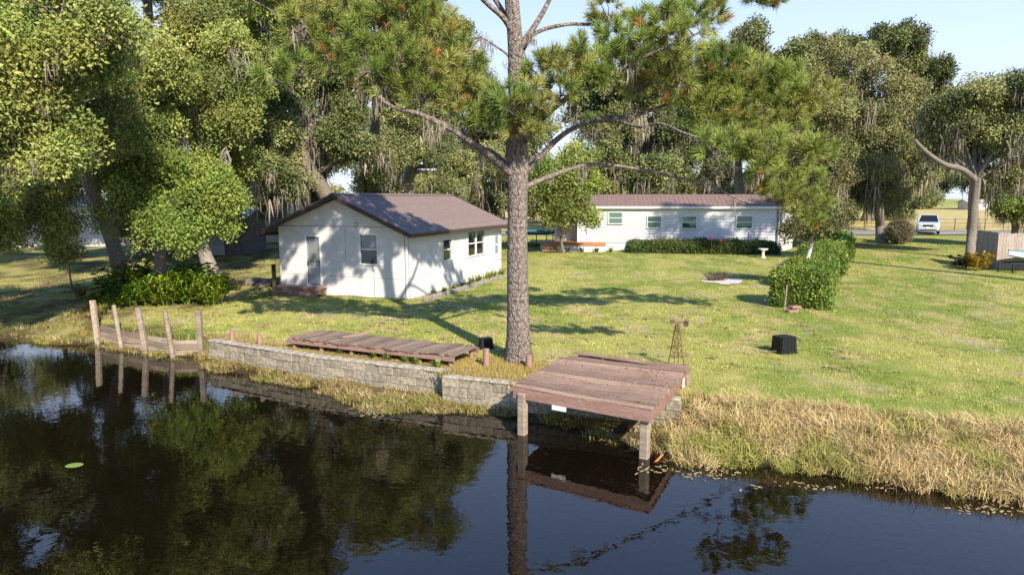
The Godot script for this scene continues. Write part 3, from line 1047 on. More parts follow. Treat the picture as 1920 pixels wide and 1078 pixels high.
func build_home() -> void:
	var yaw := atan2(-0.13233, 0.9912)
	var t := thing("long_white_home", "long low white clapboard home with reddish metal roof and green windows", "house", Vector3(2.916, 0.3, -46.637), yaw)
	var L := 14.7
	var W := 4.3
	var white := textured("white siding", speckle(61, Color(0.53, 0.52, 0.505), Color(0.585, 0.575, 0.56), 0.03, 0.3), Vector3(0.3, 0.3, 0.3), 0.5)
	var trim: Material = mats["white trim"]
	var H := 2.86
	var floor_y := 0.55
	# front wall, with a porch recess at its left end (0 to 1.5)
	part(t, "siding", lap_wall(L - 1.55, H - floor_y), white, Transform3D(Basis(), Vector3(1.55, floor_y, 0)))
	part(t, "siding", lap_wall(W, H - floor_y), white, Transform3D(Basis(Vector3.UP, PI / 2), Vector3(L, floor_y, 0)))
	part(t, "siding", lap_wall(1.3, H - floor_y), white, Transform3D(Basis(Vector3.UP, -PI / 2), Vector3(0.02, floor_y, -1.3)))
	part(t, "siding", lap_wall(0.75, H - floor_y), white, Transform3D(Basis(), Vector3(0.0, floor_y, -1.29)))
	var back := Build.new()
	back.box(Vector3(L / 2, H / 2, -W + 0.05), Vector3(L - 0.06, H, 0.1))
	back.box(Vector3(0.05, H / 2, -W / 2 - 0.7), Vector3(0.1, H, W - 1.5))
	back.box(Vector3(L / 2, floor_y - 0.03, -W / 2), Vector3(L - 0.1, 0.06, W - 0.12))
	part(t, "back_wall", back.done(), white)
	# skirting below the floor, in plain panels
	for i in 6:
		part(t, "skirting_panel", block(Vector3((L - 1.55) / 6 - 0.012, floor_y + 0.25, 0.03)), white, Transform3D(Basis(), Vector3(1.55 + (L - 1.55) / 6 * (i + 0.5), floor_y / 2 - 0.13, -0.02)))
	part(t, "skirting_panel", block(Vector3(0.03, floor_y + 0.25, W - 0.04)), white, Transform3D(Basis(), Vector3(L - 0.018, floor_y / 2 - 0.13, -W / 2)))
	# porch: side wall, door with a dark upper light, lintel
	part(t, "porch_wall", lap_wall(1.28, H - floor_y), white, Transform3D(Basis(Vector3.UP, -PI / 2), Vector3(1.56, floor_y, -1.28)))
	part(t, "porch_lintel", block(Vector3(1.58, 0.22, 0.10)), trim, Transform3D(Basis(), Vector3(0.77, H - 0.11, -0.04)))
	part(t, "porch_post", block(Vector3(0.10, H - 0.24, 0.10)), trim, Transform3D(Basis(), Vector3(0.06, (H - 0.24) / 2, -0.04)))
	var door := part(t, "door", block(Vector3(0.76, 1.95, 0.05)), trim, Transform3D(Basis(), Vector3(1.12, floor_y + 1.0, -1.25)))
	part(door, "pane", block(Vector3(0.42, 0.62, 0.02)), mats["door glass"], Transform3D(Basis(), Vector3(0.02, 0.52, 0.025)))
	# windows with green blinds
	var glass := glass_mat()
	var green := mat("green blind", Color(0.09, 0.24, 0.14), 0.8)
	var pale := mat("pale green curtain", Color(0.26, 0.42, 0.33), 0.8)
	var frame := mat("green white frame", Color(0.55, 0.68, 0.58), 0.5)
	for k in [[3.59, 1.78, 0.97, 0.83, pale, pale], [6.15, 1.52, 0.98, 0.84, green, green], [8.40, 1.50, 1.03, 0.86, pale, green], [11.89, 1.51, 1.10, 0.88, green, green]]:
		window(t, Transform3D(Basis(), Vector3(0, 0, 0.078)), Rect2(k[0], k[1], k[2], k[3]), frame, glass, k[4], k[5], 1, 0.06, 0.03)
	# corner boards, grey downpipe, eave board
	part(t, "corner_board", block(Vector3(0.10, H - 0.05, 0.05)), trim, Transform3D(Basis(), Vector3(1.58, H / 2, 0.025)))
	part(t, "corner_board", block(Vector3(0.10, H - 0.05, 0.05)), trim, Transform3D(Basis(), Vector3(L - 0.05, H / 2, 0.025)))
	part(t, "downpipe", block(Vector3(0.09, H - 0.1, 0.08), 0.02), mat("grey pipe", Color(0.16, 0.16, 0.165), 0.5), Transform3D(Basis(), Vector3(L - 0.16, H / 2 - 0.1, 0.09)))
	part(t, "eave_board", block(Vector3(L + 0.3, 0.17, 0.04)), trim, Transform3D(Basis(), Vector3(L / 2, H + 0.05, 0.28)))
	part(t, "soffit", block(Vector3(L + 0.2, 0.03, 0.30)), trim, Transform3D(Basis(), Vector3(L / 2, H - 0.02, 0.12)))
	# roof
	var roof_m := textured("red brown roof metal", speckle(63, Color(0.175, 0.112, 0.090), Color(0.215, 0.140, 0.114), 0.03, 0.4), Vector3(0.3, 0.3, 0.3), 0.45)
	roof_m.metallic_specular = 0.5
	var run := W / 2 + 0.32
	part(t, "roof", ribbed_roof(L - 0.55, run, 0.76, 0.30, 0.02), roof_m, Transform3D(Basis(), Vector3(0.9, H + 0.92, -W / 2)))
	part(t, "roof", ribbed_roof(L - 0.55, run, 0.76, 0.30, 0.02), roof_m, Transform3D(Basis(Vector3.UP, PI), Vector3(0.9 + L - 0.55, H + 0.92, -W / 2)))
	part(t, "porch_roof", block(Vector3(1.2, 0.06, W + 0.5)), trim, Transform3D(Basis(Vector3.RIGHT, 0.02), Vector3(0.42, H + 0.10, -W / 2)))
	for x: float in [L - 0.02, 1.0]:
		var gab := Build.new()
		gab.flat([Vector3(x, H, 0.0), Vector3(x, H, -W), Vector3(x, H + 0.84, -W / 2)], Vector3.RIGHT if x > 2.0 else Vector3.LEFT)
		part(t, "gable", gab.done(), white)
	# the canted end wall beyond the downpipe
	var cant := t.transform.affine_inverse() * Transform3D(Basis(Vector3.UP, 0.944), Vector3(17.52, 0.3 + floor_y, -44.72))
	part(t, "end_wall", lap_wall(3.4, H - floor_y), white, cant)
	part(t, "skirting_panel", block(Vector3(3.4, floor_y + 0.25, 0.03)), white, cant * Transform3D(Basis(), Vector3(1.7, -floor_y / 2 - 0.13, -0.02)))
	part(t, "eave_board", block(Vector3(3.5, 0.17, 0.04)), trim, cant * Transform3D(Basis(), Vector3(1.72, H - floor_y + 0.05, 0.05)))
	# the porch deck in front of the door
	var dk := thing("porch_deck", "low deck of orange brown boards with white skirting before the long home's door", "deck", t.transform * Vector3(1.3, 0.0, 0.0), yaw)
	var wood := textured("orange deck wood", streaks(70, Color(0.36, 0.16, 0.07), Color(0.44, 0.21, 0.10), Color(0.30, 0.14, 0.07)), Vector3(0.3, 2.0, 2.0), 0.7)
	var vs := variants(wood, 3)
	for i in 14:
		part(dk, "board", block(Vector3(4.3, 0.04, 0.145)), vs[i % 3], Transform3D(Basis(), Vector3(0.0, floor_y + 0.02, -0.95 + i * 0.152 + 0.2)))
	for x in [-1.9, 0.2, 2.0]:
		part(dk, "post", block(Vector3(0.1, floor_y + 0.2, 0.1)), mats["white siding"], Transform3D(Basis(), Vector3(x, floor_y / 2 - 0.11, 1.05)))
	part(dk, "rim_board", block(Vector3(4.32, 0.16, 0.04)), vs[1], Transform3D(Basis(), Vector3(0, floor_y - 0.07, 1.35)))
	for i in 3:
		part(dk, "skirting_panel", block(Vector3(1.42, 0.5, 0.03)), mats["white siding"], Transform3D(Basis(), Vector3(-1.44 + i * 1.44, 0.18, 1.31)))
	for i in 3:
		part(dk, "step", block(Vector3(1.0, 0.04, 0.26)), vs[i % 3], Transform3D(Basis(), Vector3(-1.45, 0.42 - i * 0.16, 1.50 + i * 0.22)))
	for x in [-1.93, -0.97]:
		part(dk, "stringer", block(Vector3(0.04, 0.22, 0.8)), vs[0], Transform3D(Basis(Vector3.RIGHT, 0.6), Vector3(x, 0.16, 1.74)))

# ---------------------------------------------------------------- timber by the water
func dock_woods(kind: String) -> Array:
	var key := "wood " + kind
	if not meshes.has(key):
		var tex: ImageTexture
		if kind == "reddish":
			tex = streaks(81, Color(0.25, 0.130, 0.097), Color(0.31, 0.185, 0.145), Color(0.38, 0.30, 0.255))
		elif kind == "worn":
			tex = streaks(82, Color(0.215, 0.118, 0.080), Color(0.325, 0.215, 0.155), Color(0.50, 0.43, 0.365), 0.02, 0.2)
		elif kind == "grey":
			tex = streaks(83, Color(0.150, 0.095, 0.066), Color(0.245, 0.175, 0.130), Color(0.40, 0.345, 0.29), 0.02, 0.2)
		else:
			tex = streaks(84, Color(0.26, 0.20, 0.15), Color(0.40, 0.33, 0.26), Color(0.17, 0.125, 0.095))
		var m := textured(key, tex, Vector3(0.33, 1.7, 1.7), 0.85, height_map(85, 0.06), 0.5)
		meshes[key] = variants(m, 6, 0.5)
	return meshes[key]

func board_mesh(l: float, h: float, w: float, ragged := 0.0) -> ArrayMesh:
	# a slightly warped plank along x, in five sections
	var b := Build.new()
	var n := 5
	var prev := []
	var wob := rng.randf_range(-1.0, 1.0) * ragged
	for i in n + 1:
		var x := -l / 2 + l * i / n
		var y := wob * 0.02 * cos(PI * i / n * 2.0) + rng.randf_range(-1, 1) * ragged * 0.004
		var ww := w / 2 - (0.0 if i > 0 and i < n else ragged * 0.008)
		var e := 0.007
		var ring := [Vector3(x, y + h / 2, -ww + e), Vector3(x, y + h / 2, ww - e), Vector3(x, y + h / 2 - e, ww), Vector3(x, y - h / 2, ww), Vector3(x, y - h / 2, -ww), Vector3(x, y + h / 2 - e, -ww)]
		if i > 0:
			for k in 6:
				var k2 := (k + 1) % 6
				b.poly([prev[k], prev[k2], ring[k2], ring[k]], Vector3(x - l / n / 2, y, 0))
		if i == 0:
			b.flat(ring, Vector3.LEFT)
		if i == n:
			b.flat(ring, Vector3.RIGHT)
		prev = ring
	return b.done()

# a transform whose x runs from a to b
func along(a: Vector3, b: Vector3, up := Vector3.UP) -> Transform3D:
	var x := (b - a).normalized()
	var z := x.cross(up).normalized()
	return Transform3D(Basis(x, z.cross(x), z), (a + b) / 2.0)

func post_mesh(l: float, r: float, segs := 10, square := false) -> ArrayMesh:
	var b := Build.new()
	if square:
		b.box(Vector3(0, l / 2, 0), Vector3(r * 2, l, r * 2), Basis(), 0.012)
	else:
		b.tube([Vector3(0, 0, 0), Vector3(0, l * 0.4, 0), Vector3(0, l - 0.02, 0), Vector3(0, l, 0)], [r, r * 0.98, r * 0.95, r * 0.86], segs, nz, 0.5)
	return b.done()

func lashed(o: Node3D, called: String, a: Vector3, b: Vector3, h: float, w: float, m: Material) -> MeshInstance3D:
	var tf := along(a, b)
	return part(o, called, board_mesh(a.distance_to(b), h, w, 0.4), m, o.transform.affine_inverse() * tf)

func build_dock() -> void:
	var top := 0.33
	var fl := Vector3(0.02, top, -12.46)
	var fr := Vector3(2.33, top, -11.0)
	var br := Vector3(3.74, top, -13.99)
	var bl := Vector3(1.30, top, -15.10)
	var t := thing("dock", "weathered red brown plank dock on four posts standing over the water", "dock", Vector3(2.2, WATER, -12.5))
	var inv := t.transform.affine_inverse()
	var red := dock_woods("reddish")
	var worn := dock_woods("worn")
	var n := 24
	for i in n:
		var k := (i + 0.5) / n
		var a := fl.lerp(bl, k) + (fl - fr).normalized() * rng.randf_range(0.0, 0.05)
		var b := fr.lerp(br, k) + (fr - fl).normalized() * rng.randf_range(-0.01, 0.04)
		var lift := rng.randf_range(-0.004, 0.006)
		if i >= n - 3:
			a = a.lerp(b, 0.04 + 0.03 * (i - n + 3))
		a.y += lift - 0.019
		b.y += lift - 0.019
		if i == n - 2:
			a.y += 0.10
		var w := fl.distance_to(bl) / n - rng.randf_range(0.006, 0.013)
		part(t, "plank", board_mesh(a.distance_to(b), 0.038, w, 0.8), worn[(i * 5 + i / 3) % 6], inv * along(a, b))
	# rim boards
	var dn := Vector3.DOWN * 0.145
	for e in [[fl, fr], [fr, br], [bl, br], [fl, bl]]:
		var a: Vector3 = e[0]
		var b: Vector3 = e[1]
		var mid := (fl + fr + br + bl) / 4.0
		var sh := (mid - (a + b) / 2.0)
		sh = sh.normalized() * 0.03
		part(t, "rim_board", board_mesh(a.distance_to(b) - (0.09 if e[0] == fr or e[1] == bl else 0.0), 0.20, 0.042, 0.1), red[1 if e[0] == fl else 3], inv * Transform3D(along(a + sh + dn, b + sh + dn).basis, (a + b) / 2.0 + sh + dn))
	for k in [0.25, 0.5, 0.75]:
		part(t, "joist", board_mesh(fl.distance_to(bl) - 0.14, 0.16, 0.045), red[4], inv * Transform3D(along(fl.lerp(fr, k), bl.lerp(br, k)).basis, (fl.lerp(fr, k) + bl.lerp(br, k)) / 2.0 + Vector3.DOWN * 0.13))
	var tan_wood := dock_woods("pole")
	var yaw := atan2(-(fr.z - fl.z), fr.x - fl.x)
	for p in [[Vector3(0.20, -1.9, -12.40), 2.1, 0.075], [Vector3(2.27, -1.9, -11.22), 2.1, 0.075], [Vector3(3.58, -0.35, -13.72), 0.54, 0.075], [Vector3(1.42, -0.3, -14.85), 0.49, 0.07]]:
		part(t, "post", post_mesh(p[1], p[2], 8, true), tan_wood[1], inv * Transform3D(Basis(Vector3.UP, yaw), p[0]))
	# pale tags screwed to the rim
	var pale := mat("pale metal tag", Color(0.72, 0.72, 0.70), 0.4)
	var ftf := along(fl, fr)
	part(t, "tag", block(Vector3(0.29, 0.085, 0.008), 0.002), pale, inv * Transform3D(ftf.basis, fl.lerp(fr, 0.36) + Vector3.DOWN * 0.285 + (fl - bl).normalized() * 0.01))
	part(t, "tag", block(Vector3(0.16, 0.20, 0.008), 0.002), pale, inv * Transform3D(along(fr, br).basis, fr.lerp(br, 0.78) + Vector3.DOWN * 0.20 + (fr - fl).normalized() * 0.012))
	# dry litter on the boards
	var lit := Build.new()
	for i in 70:
		var k := Vector2(rng.randf_range(0.55, 0.98), rng.randf_range(0.3, 0.85))
		if rng.randf() < 0.3:
			k = Vector2(rng.randf(), rng.randf())
		var p := fl.lerp(fr, k.x).lerp(bl.lerp(br, k.x), k.y) + Vector3.UP * 0.012
		var a := rng.randf() * TAU
		lit.box(p, Vector3(rng.randf_range(0.03, 0.10), 0.008, rng.randf_range(0.01, 0.03)), Basis(Vector3.UP, a))
	var lo := part(self, "leaf_litter", lit.done(), mat("dry litter", Color(0.30, 0.18, 0.10), 0.9))
	lo.set_meta("kind", "stuff")
	tag(lo, "dry brown twigs and needles lying on the dock's planks", "litter")

func build_platform() -> void:
	var top := 0.30
	var fl := Vector3(-5.73, top, -17.08)
	var fr := Vector3(-1.30, top, -15.05)
	var br := Vector3(-0.80, top, -15.98)
	var bl := Vector3(-5.25, top, -18.10)
	var t := thing("low_platform", "long low platform of weathered grey brown planks behind the block wall", "platform", Vector3(-3.3, 0, -16.5))
	var inv := t.transform.affine_inverse()
	var grey := dock_woods("grey")
	var red := dock_woods("reddish")
	var n := 37
	for i in n:
		var k := (i + 0.5) / n
		var out := (fl - bl).normalized()
		var a := fl.lerp(fr, k) + out * rng.randf_range(-0.01, 0.07)
		var b := bl.lerp(br, k) - out * rng.randf_range(-0.03, 0.05)
		a.y += rng.randf_range(-0.006, 0.006) - 0.018
		b.y += rng.randf_range(-0.006, 0.006) - 0.018
		part(t, "plank", board_mesh(a.distance_to(b), 0.036, fl.distance_to(fr) / n - rng.randf_range(0.006, 0.016), 0.9), grey[(i * 7 + i / 4) % 6], inv * along(a, b))
	part(t, "rim_board", board_mesh(fl.distance_to(fr), 0.10, 0.04, 0.2), red[2], inv * Transform3D(along(fl, fr).basis, (fl + fr) / 2.0 + Vector3.DOWN * 0.10))
	part(t, "rim_board", board_mesh(bl.distance_to(br), 0.10, 0.04, 0.2), red[4], inv * Transform3D(along(bl, br).basis, (bl + br) / 2.0 + Vector3.DOWN * 0.10))
	for k in [0.03, 0.21, 0.40, 0.60, 0.80, 0.97]:
		for e in [[fl, fr], [bl, br]]:
			var p: Vector3 = (e[0] as Vector3).lerp(e[1], k) + ((fl + fr + br + bl) / 4.0 - (e[0] + e[1]) / 2.0).normalized() * 0.09
			part(t, "post", post_mesh(0.34, 0.06, 9), red[1], inv * Transform3D(Basis(), Vector3(p.x, -0.08, p.z)))
	var lb := thing("loose_board", "loose pale board lying across the low platform's planks", "board", Vector3(-4.0, top + 0.006, -17.3))
	part(lb, "board_body", board_mesh(0.95, 0.035, 0.09, 0.4), red[0], Transform3D(Basis(Vector3.UP, 0.9), Vector3(0, 0.016, 0)))

func seawall(label: String, a: Vector3, b: Vector3, courses: int, bottom: float, seed_: int, gaps: Array) -> void:
	var t := thing("block_wall", label, "wall", Vector3(a.x, bottom, a.z))
	var yaw := atan2(-(b.z - a.z), b.x - a.x)
	t.rotation.y = yaw
	var L := Vector2(b.x - a.x, b.z - a.z).length()
	if not mats.has("concrete block"):
		var tex := speckle(90, Color(0.195, 0.168, 0.125), Color(0.345, 0.30, 0.23), 0.025, 0.36)
		var base := textured("concrete block", tex, Vector3(1.1, 1.1, 1.1), 0.95, height_map(91, 0.15), 0.4)
		meshes["blocks"] = variants(base, 5, 0.28)
		textured("mortar", speckle(92, Color(0.15, 0.13, 0.10), Color(0.28, 0.25, 0.2), 0.1, 0.3), Vector3(1.5, 1.5, 1.5), 0.95)
		textured("wall cap", speckle(93, Color(0.22, 0.19, 0.15), Color(0.43, 0.385, 0.31), 0.03, 0.3), Vector3(0.9, 0.9, 0.9), 0.95, height_map(91, 0.15), 1.0)
	var bm: Array = meshes["blocks"]
	var bh := 0.195
	part(t, "mortar_core", block(Vector3(L - 0.02, courses * bh - 0.012, 0.15), 0.0), mats["mortar"], Transform3D(Basis(), Vector3(L / 2, courses * bh / 2, 0)))
	var bl := 0.395
	for c in courses:
		var x := -(0.2 if c % 2 else 0.0)
		var i := 0
		while x < L - 0.05:
			var x0 := maxf(0.0, x)
			var x1 := minf(L, x + bl)
			if x1 - x0 > 0.06 and not [c, i] in gaps:
				var out := rng.randf_range(-0.014, 0.018)
				part(t, "block", block(Vector3(snappedf(x1 - x0 - 0.008, 0.001), bh - 0.008, 0.19), 0.01), bm[(i * 3 + c * 2 + seed_) % 5], Transform3D(Basis(Vector3.UP, rng.randf_range(-0.035, 0.035)), Vector3((x0 + x1) / 2, c * bh + bh / 2 + rng.randf_range(-0.003, 0.003), out)))
			x += bl
			i += 1
	# a thin, broken cap of mortar on top
	var x := 0.0
	while x < L - 0.1:
		var l := minf(rng.randf_range(0.5, 1.4), L - x)
		var cap := Build.new()
		cap.box(Vector3.ZERO, Vector3(l - rng.randf_range(0.012, 0.05), 0.05, rng.randf_range(0.205, 0.26)), Basis(Vector3.BACK, rng.randf_range(-0.014, 0.014)), 0.018)
		part(t, "cap", cap.done(), mats["wall cap"], Transform3D(Basis(Vector3.UP, rng.randf_range(-0.008, 0.008)), Vector3(x + l / 2, courses * bh + 0.024, rng.randf_range(-0.01, 0.01))))
		x += l

func build_waterfront() -> void:
	seawall("long weathered concrete block wall in front of the low platform", Vector3(-8.11, 0, -18.05), Vector3(-4.86, 0, -16.20), 3, -0.58, 0, [])
	seawall("middle run of concrete block wall with a dark missing block", Vector3(-4.85, 0, -16.195), Vector3(-1.38, 0, -14.71), 3, -0.59, 2, [[2, 4]])
	seawall("concrete block wall beneath the dock, stepped out towards the water", Vector3(-1.48, 0, -14.36), Vector3(3.24, 0, -12.62), 3, -0.60, 1, [])
	var tan_wood := dock_woods("pole")
	var grey := dock_woods("grey")
	# the leaning posts and the boards they hold
	var tops := [[172, 563], [212, 572], [258, 577], [308, 583], [371, 583]]
	var feet := [[183, 645], [227, 656], [273, 663], [323, 671], [377, 670]]
	var ps := []
	for i in 5:
		var f := on_y(feet[i][0], feet[i][1], WATER)
		var tp := at(tops[i][0], tops[i][1], -f.z + 0.12)
		ps.append([f, tp])
		var t := thing("leaning_post", "tall grey leaning bulkhead post, " + nth(4 - i) + " from the block wall", "post", f, 0.0, "leaning posts of the plank bulkhead")
		var y := (tp - f).normalized()
		var x := y.cross(Vector3.BACK).normalized()
		part(t, "post_body", post_mesh(f.distance_to(tp) + 0.4, 0.068, 10, i % 2 == 0), tan_wood[i], Transform3D(Basis(x, y, x.cross(y)), -y * 0.4))
	var bh := thing("plank_bulkhead", "low bulkhead of weathered grey planks behind five leaning posts", "bulkhead", ps[0][0])
	var inv := bh.transform.affine_inverse()
	for i in 4:
		var a: Vector3 = ps[i][0] + Vector3(0, 0, -0.13)
		var b: Vector3 = ps[i + 1][0] + Vector3(0, 0, -0.13)
		var courses := 3
		for c in courses:
			var up := Vector3.UP * (0.10 + c * 0.175) + Vector3(0, 0, -0.02 * c)
			var drop := Vector3.DOWN * (0.05 * i if c == courses - 1 else 0.0)
			var tf := along(a, b)
			part(bh, "plank", board_mesh(a.distance_to(b) - 0.02, 0.165, 0.045, 0.7), tan_wood[(i + c * 2) % 6], inv * Transform3D(Basis(Vector3.BACK, rng.randf_range(-0.02, 0.02)) * tf.basis, (a + b) / 2.0 + up + drop * 0.5))
	# short stumps
	var red := dock_woods("reddish")
	for k in [[435, 641, 0.30, 0.065, "short pale stump left of the low platform, farther from it"], [487, 648, 0.30, 0.07, "short reddish stump left of the low platform, close beside it"], [912, 688, 0.42, 0.075, "short reddish stump between the low platform and the pine"], [992, 690, 0.30, 0.075, "short reddish stump between the pine and the dock"]]:
		var p := ground_at(k[0], k[1])
		var t := thing("stump_post", k[4], "post", p)
		part(t, "post_body", post_mesh(k[2] + 0.1, k[3]), red[0], Transform3D(Basis(), Vector3(0, -0.1, 0)))
	# weeds rooted in the walls
	for k in [[668, 703, 0.30, Color(0.07, 0.12, 0.03), "dark green weed growing at the foot of the block wall"], [585, 690, 0.22, Color(0.10, 0.12, 0.03), "small dry weed against the block wall's face"], [815, 712, 0.30, Color(0.22, 0.27, 0.05), "bright weed at the corner where the block wall steps out"], [880, 727, 0.14, Color(0.09, 0.14, 0.04), "small weed hanging on the stepped block wall"], [950, 740, 0.16, Color(0.06, 0.08, 0.03), "dark weed on the block wall beside the dock"]]:
		var p := ground_at(k[0], k[1] + 8)
		plant("wall_weed", k[4], Vector3(p.x, maxf(p.y, WATER) + (0.22 if k[0] > 850 else 0.0), p.z + 0.03), k[2], 34, k[3], "", 0.03)
	var weeds := [[575, 655], [640, 664], [700, 672], [727, 676], [780, 683], [820, 690], [760, 680]]
	weeds.sort_custom(func(u, v): return u[0] > v[0])
	for i in weeds.size():
		var p := ground_at(weeds[i][0], weeds[i][1])
		plant("platform_weed", nth(i) + " green weed from the pine end under the low platform's front edge", p, 0.24, 26, Color(0.12, 0.19, 0.04), "weeds under the low platform", 0.05)
	# things afloat
	var pad := Build.new()
	var ring := []
	for i in 15:
		var a := 0.25 + (TAU - 0.5) * i / 14.0
		ring.append(Vector3(cos(a) * 0.14, 0.006, sin(a) * 0.11))
	ring.append(Vector3.ZERO + Vector3.UP * 0.004)
	pad.flat(ring, Vector3.UP)
	var pt := part(self, "lily_pad", pad.done(), mat("lily pad", Color(0.17, 0.23, 0.05), 0.45), Transform3D(Basis(), on_y(138, 873, WATER)))
	tag(pt, "single green lily pad floating on the dark water", "lily pad")
	var fl := Build.new()
	for i in 260:
		var e: Array = [[1240, 880, 60, 10], [1330, 888, 60, 12], [760, 750, 70, 16], [1560, 912, 160, 8], [1860, 955, 80, 12], [700, 772, 40, 8]][rng.randi() % 6]
		var p := on_y(e[0] + rng.randfn(0.0, 0.5) * e[2], e[1] + rng.randfn(0.0, 0.5) * e[3], WATER) + Vector3.UP * 0.005
		fl.box(p, Vector3(rng.randf_range(0.02, 0.09), 0.006, rng.randf_range(0.008, 0.025)), Basis(Vector3.UP, rng.randf() * TAU))
	var fo := part(self, "floating_litter", fl.done(), mat("floating straw", Color(0.33, 0.25, 0.13), 0.9))
	fo.set_meta("kind", "stuff")
	tag(fo, "bits of straw and leaves floating along the shore", "litter")
	var pole := thing("sunken_pole", "orange brown pole lying half sunk beside the dock's outer post", "pole", on_y(1205, 880, WATER))
	part(pole, "pole_body", rod(Vector3(0, -0.12, 0), on_y(1243, 852, WATER + 0.05) - on_y(1205, 880, WATER), 0.022, 7), mat("orange pole", Color(0.36, 0.15, 0.05), 0.7))

# ---------------------------------------------------------------- trees
func bark(called: String, a: Color, b: Color, scale := 1.0, relief := 3.0) -> StandardMaterial3D:
	if mats.has(called):
		return mats[called]
	var m := mat(called, Color.WHITE, 0.95)
	m.albedo_color = Color.WHITE
	m.albedo_texture = speckle(101 + called.length(), a, b, 0.045, 0.3)
	m.heightmap_enabled = true
	m.heightmap_texture = height_map(103 + called.length(), 0.06, true, 2)
	m.heightmap_scale = relief
	m.uv1_triplanar = true
	m.uv1_world_triplanar = true
	m.uv1_scale = Vector3(1.6, 0.7, 1.6) * scale
	return m

func pixel_path(list: Array) -> Array:
	var out := []
	for l in list:
		out.append(at(l[0], l[1], l[2]))
	return out

# an oak or maple: trunk path, limbs to the lobes, leaves on knots, moss where it hangs
func tree(called: String, label: String, base: Vector3, trunk_path: Array, r0: float, r1: float, lobes: Array, o: Dictionary, group := "") -> Node3D:
	var t := thing(called, label, "tree", base, 0.0, group)
	var balls := spheres(lobes) if not o.get("world", false) else lobes
	var b := Build.new()
	var path: Array = [base + Vector3.DOWN * 0.3] + trunk_path
	path = smooth_path(path, 5)
	var radii := taper(path.size(), r0, r1, 0.8)
	radii[0] = r0 * 1.45
	radii[1] = r0 * 1.25
	radii[2] = r0 * 1.08
	b.tube(path, radii, 12, nz, 0.35)
	var tip: Vector3 = path[-1]
	var forks := [tip, path[int(path.size() * 0.75)]]
	for ball in balls:
		var c: Vector3 = ball[0]
		var from: Vector3 = tip
		for i in range(int(path.size() * 0.5), path.size()):
			if (path[i] as Vector3).distance_to(c) < from.distance_to(c) and path[i].y < c.y + 0.5:
				from = path[i]
		var dist := from.distance_to(c)
		var mid := from.lerp(c, 0.5) + Vector3(rng.randf_range(-0.12, 0.12), rng.randf_range(0.0, 0.14), rng.randf_range(-0.12, 0.12)) * dist
		var lp := smooth_path([from, mid, c], 5)
		var lr: float = r1 * rng.randf_range(0.38, 0.6)
		b.tube(lp, taper(lp.size(), lr, lr * 0.35), 7, nz, 0.3)
		for i in range(3, lp.size()):
			forks.append(lp[i])
	var buf := PackedFloat32Array()
	var subs := crown(buf, balls, o.cols, o.get("dens", 150.0), o.get("size", 1.0), o.get("knots", 10), o.get("flat", 0.8))
	branches(b, forks, subs, r1 * 0.13, o.get("twigs", 0.5))
	world_part(t, "trunk", b.done(), o.bark)
	copies(t, "crown", o.spray, leafy("tree leaf", 0.38), buf, base)
	if o.get("moss", 0.0) > 0.0:
		copies(t, "hanging_moss", meshes["moss"], leafy("moss", 0.35), hang_moss(subs, o.moss, o.get("moss_size", 1.0), [Color(0.235, 0.205, 0.155), Color(0.30, 0.26, 0.20), Color(0.19, 0.17, 0.125)]), base)
	return t

